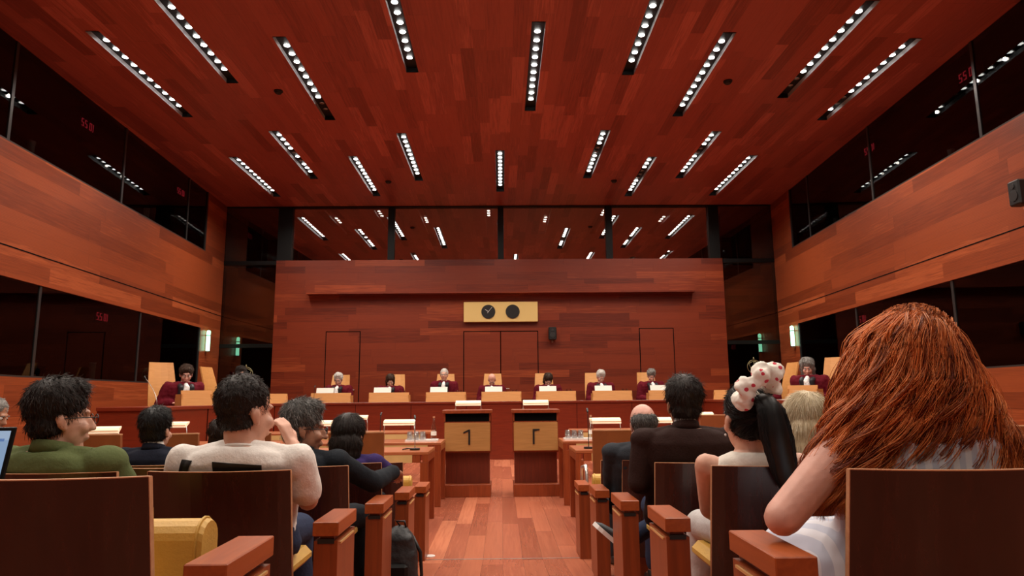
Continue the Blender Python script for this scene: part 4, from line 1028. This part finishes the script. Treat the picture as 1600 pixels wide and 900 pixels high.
def cast_patch(obj, polys, name, m, root, depth=.004, n=14):
    """flat print laid on the back of a garment: rays along +y from behind"""
    bm_v = [v.co.copy() for v in obj.data.vertices]; bt = BVHTree.FromPolygons(bm_v, [tuple(p.vertices) for p in obj.data.polygons])
    mb = MB()
    for (x0, z0), (x1, z1), (x2, z2), (x3, z3) in polys:
        g = []
        for i in range(n + 1):
            for j in range(n + 1):
                u, v = i / n, j / n
                x = (x0 * (1 - u) + x1 * u) * (1 - v) + (x3 * (1 - u) + x2 * u) * v; z = (z0 * (1 - u) + z1 * u) * (1 - v) + (z3 * (1 - u) + z2 * u) * v
                h = bt.ray_cast(Vector((x, -2, z)), Vector((0, 1, 0))); g.append((h[0].x, h[0].y - depth, h[0].z) if h[0] else None)
        idx = {}; V = []
        for k, p in enumerate(g):
            if p: idx[k] = len(V); V.append(p)
        F = [tuple(idx[q] for q in (i * (n + 1) + j, (i + 1) * (n + 1) + j, (i + 1) * (n + 1) + j + 1, i * (n + 1) + j + 1)) for i in range(n) for j in range(n) if all(q in idx for q in (i * (n + 1) + j, (i + 1) * (n + 1) + j, (i + 1) * (n + 1) + j + 1, i * (n + 1) + j + 1))]
        if V: mb.add(V, F)
    mb.build(name, m, root)
# ---- audience
fz = floor_z
def SXc(s, k): return s * (SEAT0 + SEATW / 2 + SP * k)
def seatz(r): return ROWZ[r] + .43

# man in white t-shirt
def ex_white(root, P, S, Rb, Rh, A, sh, L):
    tee = [c for c in root.children if c.name.startswith('t_shirt')][0]
    k = 2.89 / 1075; X = lambda x: (x - 784) * k; Z = lambda y: 1.37 - (y - 621) * k
    cast_patch(tee, [((X(291), Z(711)), (X(312), Z(712)), (X(298), Z(744)), (X(284), Z(744)))], 'print', m_black, tee)
    cast_patch(tee, [((X(346), Z(713)), (X(420), Z(719)), (X(420), Z(748)), (X(350), Z(748)))], 'print', m_black, tee)
    MB().tube([P(.0, -.055, -.105)] + [P(.075 * math.sin(a), -.01 - .055 * math.cos(a), -.108 - .015 * (1 - math.cos(a))) for a in np.linspace(-2.2, 2.2, 18)], .006, 6).build('lanyard', m_black, root)
person('man in a white printed t-shirt seen from behind, hand raised to his chin', (SXc(-1, 0), 3.22, seatz(1)), px(392, 644, 3.02), yaw=-.62, pitch=-.05, hs=1.24, sw=.205, bulk=1.05, hair=('crop', H_DARK), top=('tee', m_suit['white']), bottom=(m_suit['blue'],), floor=fz(3.8),
       arms={1: (px(492, 770, 3.10), px(466, 690, 3.25), (-.45, .05, .9), (-.8, .3, -.4), .9, -1)}, extra=ex_white, seed=3)

# man in green jacket
def ex_green(root, P, S, Rb, Rh, A, sh, L):
    mb = MB(); q = 1
    a = sh[1] + Vector((-.05, 0, .062)); b = sh[1] + Vector((.03, 0, .045)); mb.box(-.05, .05, -.022, .022, -.004, .004, Matrix.Translation((a + b) / 2) @ Matrix.Rotation(.25, 4, 'Y'), bev=.002); mb.build('epaulette', m_suit['green'], root)
person('man in an olive green jacket and glasses behind the laptop', (SXc(-1, 1) + .02, 3.2, seatz(1)), px(112, 650, 3.0), yaw=-.62, pitch=-.02, hs=1.18, sw=.20, bulk=1.05, hair=('full', H_DARK), top=('jacket', m_suit['green'], None), bottom=(m_suit['blue'],), floor=fz(3.8), glasses=True, extra=ex_green, seed=5, body=-.18)

# grey curly man, dark jacket, arm over the armrest
person('man with greying wavy hair, glasses and a black jacket leaning on his armrest', (SXc(-1, 0) , 4.28, seatz(2) - .02), px(482, 668, 4.15), yaw=-1.0, pitch=-.08, hs=1.20, sw=.19, skin='tan', hair=('full', H_SALT), top=('jacket', m_suit['black'], None), bottom=(m_suit['black'],), floor=fz(4.9), glasses=True,
       arms={1: (Vector((-.78, 4.30, .87)), Vector((-.70, 4.62, .90)), (0, 1, -.2))}, seed=7, body=-.25)

# woman with dark bob
person('woman with a straight dark brown bob and a purple blouse', (SXc(-1, 0) - .02, 5.36, seatz(3)), px(551, 681, 5.28), yaw=-.10, pitch=-.10, hs=1.28, sw=.175, hair=('bob', H_BROWN if False else H_DARK), top=('jacket', m_suit['purple'], None), bottom=(m_suit['black'],), floor=fz(6.0),
       arms={1: (Vector((-.84, 5.42, .80)), Vector((-.86, 5.72, .76)), (0, 1, -.2))}, seed=9, body=-.1)

# man navy suit and one more beyond
person('man with thick black hair in a navy suit at the left', (SXc(-1, 2) + .03, 5.36, seatz(3)), px(259, 668, 5.25), yaw=-.12, hs=1.20, sw=.185, hair=('full', H_BLK), top=('jacket', m_suit['navy']), bottom=(m_suit['navy'],), floor=fz(6.0), seed=11)
person('dark-haired person mostly hidden behind the man in the white shirt', (SXc(-1, 2), 6.42, seatz(4)), px(356, 678, 6.3), yaw=.1, hs=1.2, hair=('short', H_DARK), top=('jacket', m_suit['black']), bottom=(m_suit['black'],), floor=0, vox=.011, seed=13)
person('grey-haired man in a suit looking down at the left edge of the picture', (-4.84, 6.55, .43), px(11, 642, 6.6), yaw=-1.0, pitch=-.35, hs=1.22, skin='tan', hair=('crop', H_GREY), top=('jacket', m_suit['grey']), bottom=(m_suit['grey'],), floor=0, vox=.011, seed=15, body=-.5, face=True)

# right side
person('balding grey-haired man in a dark grey suit', (SXc(1, 0) - .12, 5.32, seatz(3) - .02), px(1001, 667, 5.15), yaw=.10, pitch=-.30, hs=1.20, sw=.20, skin='rosy', hair=('balding', H_SALT), top=('jacket', m_suit['grey']), bottom=(m_suit['grey'],), floor=fz(6.0), seed=17, arms={-1: (px(950, 760, 5.3), px(960, 780, 5.6))})
def ex_brown(root, P, S, Rb, Rh, A, sh, L):
    pass
m_shoe = mat('dark canvas shoe', (.035, .04, .045), .7)
ankle = Vector((.78, 4.50, .47))
person('man with dark wavy hair in a dark brown jacket, arm on the armrest', (SXc(1, 0) - .02, 4.30, seatz(2)), px(1065, 637, 4.18), yaw=.02, hs=1.22, sw=.215, bulk=1.1, skin='tan', hair=('full', H_DARK), top=('jacket', m_suit['brown'], m_suit['ltgrey']), bottom=(m_suit['blue'], .88, m_black), floor=fz(4.9),
       arms={-1: (Vector((.80, 4.16, .87)), Vector((.93, 4.5, .80)), (.4, .9, -.2))}, legs={1: ((1.28, 4.76, .70), tuple(ankle), (-.72, .12, .50)), -1: ((1.02, 4.82, .64), (1.02, 4.88, .20), (0, 1, -.2))}, seed=19)
# white-soled sneaker details on the crossed foot
for o in [c for c in COL.objects if c.name.startswith('shoe')]: pass
def sole_on(ank, td):
    d = Vector(td).normalized(); side = Vector((0, 1, 0)); nrm = side.cross(d).normalized()
    if nrm.z > 0: nrm = -nrm
    side = d.cross(nrm).normalized(); M4 = Matrix.Identity(4)
    for i, a in enumerate((d, side, nrm)): M4[0][i], M4[1][i], M4[2][i] = a
    M4.translation = ank
    return M4
brown = [c for c in COL.objects if c.get('label', '').startswith('man with dark wavy hair')][0]
M4 = sole_on(ankle, (-.72, .12, .62))
for c in [c for c in list(brown.children) if c.name.startswith('shoe')]:
    vv = c.data.vertices[0].co
    if (vv - ankle).length < .35: bpy.data.objects.remove(c)
up_m = MB(); R = []
for k in range(9):
    u = k / 8; x = -.05 + .27 * u; wd = [.026, .034, .036, .035, .037, .042, .045, .040, .018][k]; ht = [.060, .085, .085, .07, .055, .045, .038, .030, .012][k]
    R.append([tuple(M4 @ Vector((x, wd * math.cos(a) , .045 - ht * (.5 + .5 * math.sin(a))))) for a in (2 * PI * j / 16 for j in range(16))])
up_m.loft(R); so_ = up_m.build('shoe', m_shoe, brown)
R = []
for k in range(9):
    u = k / 8; x = -.056 + .282 * u; wd = [.024, .036, .039, .038, .040, .045, .048, .042, .016][k]
    R.append([tuple(M4 @ Vector((x, yy, zz))) for yy, zz in ((-wd, .036), (wd, .036), (wd, .062), (-wd, .062))])
MB().loft(R, smooth=False).build('sole', m_white, so_)
lc = MB()
for k in range(5): x = .03 + .022 * k; lc.cap(M4 @ Vector((x, -.022, -.012 + .010 * k)), M4 @ Vector((x, .022, -.012 + .010 * k)), .004, n=6)
lc.build('laces', m_black, so_)
MB().cap(ankle + Vector((.0, 0, .0)), ankle + Vector((.07, .03, .04)), .040, .042).build('sock', m_suit['ltgrey'], brown)

# ponytail woman with scrunchie
m_scr2, t_, b_ = nt('white scrunchie cloth with small red hearts')
tc = t_.nodes.new('ShaderNodeTexCoord'); vo = t_.nodes.new('ShaderNodeTexVoronoi'); vo.inputs['Scale'].default_value = 26; t_.links.new(tc.outputs['Object'], vo.inputs['Vector'])
mxn = t_.nodes.new('ShaderNodeMix'); mxn.data_type = 'RGBA'; t_.links.new(M_(t_, 'LESS_THAN', vo.outputs['Distance'], .25), mxn.inputs[0]); mxn.inputs[6].default_value = (.82, .76, .68, 1); mxn.inputs[7].default_value = (.55, .03, .06, 1)
t_.links.new(mxn.outputs[2], b_.inputs['Base Color']); b_.inputs['Roughness'].default_value = .8
def ex_pony(root, P, S, Rb, Rh, A, sh, L):
    Y = 2.84; c = px(1183, 607, Y)
    ax = Vector((.50, -.62, -.60)).normalized(); u = ax.cross(Vector((0, 1, 0))).normalized(); v = ax.cross(u)
    mb = MB(); n = 46; R = []
    for i in range(n):
        a = 2 * PI * i / n; rr = .064; tube = .038 + .010 * math.sin(a * 6 + .5) + .006 * math.sin(a * 13 + 2)
        cc = c + (u * math.cos(a) * 1.25 + v * math.sin(a)) * rr + ax * .010 * math.sin(a * 5); rad = (u * math.cos(a) + v * math.sin(a))
        R.append([tuple(cc + (rad * math.cos(b) + ax * math.sin(b)) * (tube * (1 + .10 * math.sin(3 * b + a * 9)))) for b in (2 * PI * j / 18 for j in range(18))])
    mb.loft(R, closed=True, cap=False)
    put('scrunchie', rmesh(mb, .007, 2, .007, 34, 3), m_scr2, root)
    # ponytail: thick lock bundle
    rngp = np.random.default_rng(4); N = 3200; K = 16; t = np.linspace(0, 1, K)
    ctr = np.array([list(px(1186, 622, Y - .02)), list(px(1200, 640, Y - .07)), list(px(1206, 680, Y - .085)), list(px(1213, 720, Y - .07)), list(px(1220, 765, Y - .04))])
    cc = np.stack([np.interp(t, np.linspace(0, 1, 5), ctr[:, i]) for i in range(3)], axis=1)
    wdt = np.interp(t, [0, .12, .5, .85, 1], [.018, .045, .062, .056, .035])
    ang = rngp.uniform(0, 2 * PI, N); r_ = np.sqrt(rngp.uniform(0, 1, N))
    off = np.stack([np.cos(ang) * r_, .6 * np.sin(ang) * r_, np.zeros(N)], axis=1)
    path = cc[None] + off[:, None, :] * wdt[None, :, None] + rngp.normal(0, .0015, (N, K, 3))
    path[:, :, 0] += (np.sin(t[None] * 5 + ang[:, None]) * .003)
    put('ponytail', strands_mesh('ponytail', path, np.full(N, .0013), rngp.uniform(0, 1, N)), H_BLK, root)
    core = MB(); core.tube([tuple(a) for a in cc], list(wdt * .8), 14); co_ = core.mesh('core'); a_ = co_.attributes.new('tone', 'FLOAT', 'POINT'); put('ponytail_core', co_, H_BLK, root)
    MB().ell(P(-.079, .006, -.045), .005, n=8, m=6).build('earring', m_white, root)
person('woman with a black ponytail, white heart-print scrunchie and white sleeveless top', (SXc(1, 0) - .02, 3.22, seatz(1)), px(1163, 661, 2.98), yaw=.06, pitch=.05, hs=1.22, sw=.165, bulk=.92, skin='fair', hair=('tied', H_BLK), top=('sleeveless', m_suit['cream']), bottom=(m_suit['ltgrey'],), floor=fz(3.8),
       arms={-1: (px(1096, 790, 3.08), px(1120, 810, 3.4))}, extra=ex_pony, seed=21)
person('woman with an ash blond bob and a white top', (SXc(1, 1) + .02, 4.3, seatz(2)), px(1254, 668, 4.08), yaw=.12, pitch=-.12, hs=1.34, sw=.18, skin='fair', hair=('bob', H_BLOND), top=('shirt', m_suit['cream']), bottom=(m_suit['ltgrey'],), floor=fz(4.9), seed=23)

# red-haired woman
def ex_red(root, P, S, Rb, Rh, A, sh, L):
    rg = np.random.default_rng(11); Y = 1.93; k = Y / 1075
    top = np.array(P(0, -.005, .118)); 
    zl = np.array([1.37 - (y - 621) * k for y in (470, 500, 540, 600, 660, 700, 745, 790)])[::-1]
    cx = np.array([(x - 784) * k for x in (1428, 1426, 1426, 1430, 1430, 1430, 1432, 1430)])[::-1]
    hw = np.array([v * k for v in (4, 44, 74, 104, 126, 148, 172, 180)])[::-1]
    NL_ = 620; PER = 19
    K = 38; t = np.linspace(0, 1, K)
    az = rg.uniform(-PI * .5 - 2.5, -PI * .5 + 2.5, NL_)        # -pi/2 = towards the viewer (back of the head)
    el = np.arccos(rg.uniform(.0, 1, NL_) ** .9); shell = rg.uniform(.55, 1.0, NL_) ** .6
    zt0 = top[2]; zend = rg.uniform(1.03, 1.14, NL_)
    # root on scalp
    hc = np.array(P(0, -.018, .052)); rr = np.array([.088, .099, .096]) * 1.26
    root_p = hc + rr * np.stack([np.sin(el) * np.cos(az), np.sin(el) * np.sin(az), np.cos(el)], axis=1)
    z0 = root_p[:, 2]; z = z0[:, None] * (1 - t) + zend[:, None] * t
    # the lock first follows the hull, width from the silhouette
    W = np.interp(z, zl, hw); Cx = np.interp(z, zl, cx); D = np.interp(z, zl, np.array([.02, .10, .125, .14, .125, .11, .09, .08])[::-1])
    W = np.maximum(W, rr[0] * 1.04 * np.sqrt(np.clip(1 - ((z - hc[2]) / (rr[2] * 1.04)) ** 2, 0, 1))); D = np.maximum(D, rr[1] * 1.02 * np.sqrt(np.clip(1 - ((z - hc[2]) / (rr[2] * 1.04)) ** 2, 0, 1)))
    e_ = np.clip(t / .22, 0, 1)[None]; e_ = e_ * e_ * (3 - 2 * e_)
    tx = Cx + np.cos(az)[:, None] * W * shell[:, None]; ty = hc[1] - .01 + np.sin(az)[:, None] * D * (shell[:, None] * .35 + .65)
    x = root_p[:, 0:1] * (1 - e_) + tx * e_; y = root_p[:, 1:2] * (1 - e_) + ty * e_
    # bulge upward over the crown
    z = z + (np.sin(np.clip(t / .3, 0, 1) * PI)[None] * .028 * np.cos(el)[:, None])
    lock = np.stack([x, y, z], axis=2)
    ph = rg.uniform(0, 2 * PI, NL_); big = rg.random(NL_) < .55; fr = np.where(big, rg.uniform(1.2, 2.6, NL_), rg.uniform(2.8, 5.5, NL_)); am = np.where(big, rg.uniform(.016, .042, NL_), rg.uniform(.006, .016, NL_))
    paths = []; tones = []; lt = rg.uniform(0, 1, NL_) ** 1.1
    out = np.stack([np.cos(az), np.sin(az), np.zeros(NL_)], axis=1); tan = np.stack([-np.sin(az), np.cos(az), np.zeros(NL_)], axis=1)
    for j in range(PER):
        o = rg.normal(0, 1, (NL_, 2)) * .0038
        p_ = ph[:, None] + rg.normal(0, .16, (NL_, 1)) + fr[:, None] * 2 * PI * t[None]
        grow = np.clip(t * 2.2, 0, 1)[None] * am[:, None] * rg.uniform(.8, 1.25, (NL_, 1))
        sp_ = (.6 + 1.0 * t)[None]
        q = lock + tan[:, None, :] * (grow * np.cos(p_) + o[:, 0:1] * sp_)[:, :, None] + out[:, None, :] * (grow * np.sin(p_) * .8 + o[:, 1:2] * sp_)[:, :, None]
        q[:, :, 2] += .004 * np.sin(p_ * .5)
        paths.append(q); tones.append(np.clip(lt + rg.normal(0, .16, NL_), 0, 1))
    paths = np.concatenate(paths); tones = np.concatenate(tones)
    rad = rg.uniform(.0008, .0015, len(paths))
    put('hair_strands', strands_mesh('red_hair', paths, rad, tones), H_RED, root)
    # stray flyaway curls
    N = 900; i = rg.integers(0, NL_, N); base = lock[i]; ph2 = rg.uniform(0, 6.3, (N, 1)); fr2 = rg.uniform(1, 3, (N, 1))
    q = base + out[i][:, None, :] * (rg.uniform(.006, .034, (N, 1)) * np.sin(t[None] * PI * .8) + .012 * np.sin(fr2 * 6.3 * t[None] + ph2))[:, :, None] + tan[i][:, None, :] * (.022 * np.cos(fr2 * 6.3 * t[None] + ph2))[:, :, None]
    put('flyaway_hair', strands_mesh('flyaway', q, np.full(N, .0008), rg.uniform(.3, 1, N)), H_RED, root)
    # inner volume so that the hair reads dense, its low tone painting the dark inside
    mb = MB(); R = []
    for zz in np.linspace(1.10, top[2] - .012, 22):
        wv = np.interp(zz, zl, hw) * .66; cv = np.interp(zz, zl, cx); dv = np.interp(zz, zl, np.array([.02, .10, .125, .14, .125, .11, .09, .08])[::-1]) * .62
        R.append([(cv + wv * math.cos(a), hc[1] - .01 + min(.5, 1) * dv * math.sin(a) * (1.25 if math.sin(a) < 0 else .9), zz) for a in (2 * PI * j / 24 for j in range(24))])
    mb.loft(R); me = rmesh(mb, .010, 3, .012, 16, 2); a_ = me.attributes.new('tone', 'FLOAT', 'POINT'); a_.data.foreach_set('value', np.full(len(me.vertices), .05, np.float32)); put('hair', me, H_RED, root)
    cm = MB(); cm.ell(P(0, -.018, .052), (.084 * 1.26, .095 * 1.26, .0915 * 1.26), Rh, 20, 14); me = rmesh(cm, .01, 2, .004, 26, 3); a_ = me.attributes.new('tone', 'FLOAT', 'POINT'); a_.data.foreach_set('value', np.full(len(me.vertices), .2, np.float32)); put('scalp_hair', me, H_RED, root)
    # shoulder straps over the dress
    for q in (-1, 1):
        MB().tube([S(.83, q * .115, -.11), S(.93, q * .105, -.045), S(.94, q * .10, .0), S(.85, q * .10, .10)], [.018, .022, .02, .016], 8).build('strap', m_dress, root)
person('red-haired woman with long curly copper hair in a pale blue striped dress', (SXc(1, 0) - .01, 2.06, seatz(0)), px(1425, 582, 1.99), yaw=.0, pitch=0, hs=1.26, sw=.165, bulk=1.12, skin='rosy', hair=None, top=('dress', m_dress), bottom=None, floor=fz(2.7),
       arms={-1: (Vector((.752, 1.91, 1.045)), Vector((1.02, 2.20, 1.17)), (.5, .2, .7), (.6, -.2, .1), .8, 1)}, legs=None, vox=.0065, extra=ex_red, seed=25)

# backpack on the floor beside the left aisle
t = empty('backpack', (-.68, 4.62, fz(4.62))); tag(t, 'black backpack standing on the floor beside the left aisle seats', 'backpack')
mb = MB(); R = []
for k, (z, a, b) in enumerate(((0, .10, .08), (.03, .13, .105), (.12, .135, .115), (.25, .125, .10), (.36, .10, .08), (.41, .06, .05), (.43, .02, .02))):
    R.append([(a * math.copysign(abs(math.cos(q)) ** .7, math.cos(q)) + .04 * z, b * math.copysign(abs(math.sin(q)) ** .7, math.sin(q)), z) for q in (2 * PI * j / 24 for j in range(24))])
mb.loft(R); put('bag', rmesh(mb, .009, 3, .008, 12, 2), mat('black nylon', (.012, .012, .014), .55, bump=.3, bscale=60), t)
mb = MB(); mb.box(-.08, .09, -.135, -.10, .04, .22, bev=.02); mb.build('front_pocket', m_grey if False else m_blackgl, t)
MB().tube([(.03, 0, .42), (.0, -.01, .46), (.05, -.01, .46), (.06, 0, .42)], .007).build('handle', m_black, t)
MB().tube([(.10, .02, .36), (.15, .03, .26), (.16, .03, .12), (.12, .03, .03)], .011).build('shoulder_strap', m_black, t)
# ---- judges
def judge(px_, top_y, label, hairk, hm, skin='fair', pitch=-.45, yaw=0.0, Y=16.75, body=PI, glasses=False, hipx=None, arms=None, hs=1.17, zoff=0):
    hd = px(px_, top_y + 9.2, Y - .05)
    hip = Vector((hd.x if hipx is None else hipx, Y + .12, .55 + .47 + zoff))
    Rb = Matrix.Rotation(body, 3, 'Z')
    if arms is None: arms = {q: (tuple(hip + Rb @ Vector((q * .30, .13, .30))), tuple(hip + Rb @ Vector((q * .15, .38, .30))), tuple(Rb @ Vector((-q * .5, .8, -.1)))) for q in (-1, 1)}
    return person(label, hip, hd, body=body, yaw=yaw, pitch=pitch, hs=hs, sw=.20, bulk=1.1, skin=skin, hair=(hairk, hm) if hairk else None, top=('robe', m_suit['maroon']), bottom=(m_suit['black'],), floor=.55, arms=arms, vox=.011, face=True, glasses=glasses, group='judges in maroon robes on the bench', seed=int(px_))
judge(532, 583, 'judge in a maroon robe with white hair and glasses, first behind the middle bench', 'full', H_WHITE, 'rosy', -.35, .1, glasses=True)
judge(612, 585, 'judge in a maroon robe with long brown hair reading, second behind the middle bench', 'long', H_BROWN, 'fair', -.5, .2)
judge(695, 577, 'white-haired judge with glasses looking up, third behind the middle bench', 'crop', H_WHITE, 'fair', .0, -.05, glasses=True)
judge(769, 585, 'bald judge bent deep over his papers, fourth behind the middle bench', None, H_WHITE, 'rosy', -.75, 0)
judge(856, 585, 'judge with brown hair parted over the forehead, fifth behind the middle bench', 'bob', H_BROWN, 'fair', -.8, .1)
judge(938, 582, 'white-haired judge looking down, sixth behind the middle bench', 'full', H_WHITE, 'rosy', -.5, .1)
judge(1017, 581, 'white-haired judge looking down, seventh behind the middle bench', 'full', H_GREY, 'rosy', -.5, -.1)
def wing(px_, ty, Y, label, hk, hm, s, yaw, pitch, skin='fair', glasses=False, bx=5.55):
    hd = px(px_, ty + 13, Y); hip = Vector((s * bx, Y + .12, 1.02)); body = PI - .62 * s
    Rb = Matrix.Rotation(body, 3, 'Z')
    arms = {q: (tuple(hip + Rb @ Vector((q * .27, .12, .30))), tuple(hip + Rb @ Vector((q * .12, .36, .30))), tuple(Rb @ Vector((-q * .4, .8, 0)))) for q in (-1, 1)}
    person(label, hip, hd, body=body, yaw=yaw, pitch=pitch, hs=1.22, sw=.20, bulk=1.1, skin=skin, hair=(hk, hm), top=('robe', m_suit['maroon']), bottom=(m_suit['black'],), floor=.55, arms=arms, vox=.009, face=True, glasses=glasses, group='robed figures on the bench wings', seed=int(px_))
wing(298, 569, 11.75, 'man in a maroon robe with brown hair and glasses on the left bench wing', 'short', H_BROWN, -1, -.1, -.35, 'rosy', True, 5.50)
wing(382, 569, 14.2, 'dark-haired person at the left end bay, only the head showing behind a spectator', 'short', H_DARK, -1, .1, -.2, 'fair', False, 5.50)
wing(1262, 566, 11.9, 'woman with grey shoulder-length hair in a maroon robe on the right wing', 'bob', H_GREY, 1, .15, -.4, 'rosy', False, 5.45)
wing(1186, 571, 14.2, 'grey-haired person in a maroon robe behind the white scrunchie', 'short', H_GREY, 1, -.1, -.3, 'fair', False, 5.45)
# papers
pp = 0
for s, y, l in ((-1, 12.0, 'white sheets of paper on the left wing of the bench'), (1, 12.2, 'white sheets of paper on the right wing beside the grey-haired woman'), (1, 13.5, 'white sheets of paper on the right wing farther back')):
    t = empty('paper_sheets', (s * 5.0, y, BH), .3 * s); tag(t, l, 'papers'); 
    for k in range(3): MB().box(-.105, .105, -.15, .15, .001 + k * .003, .003 + k * .003, Matrix.Rotation(.12 * k, 4, 'Z')).build('sheet', m_paper, t)
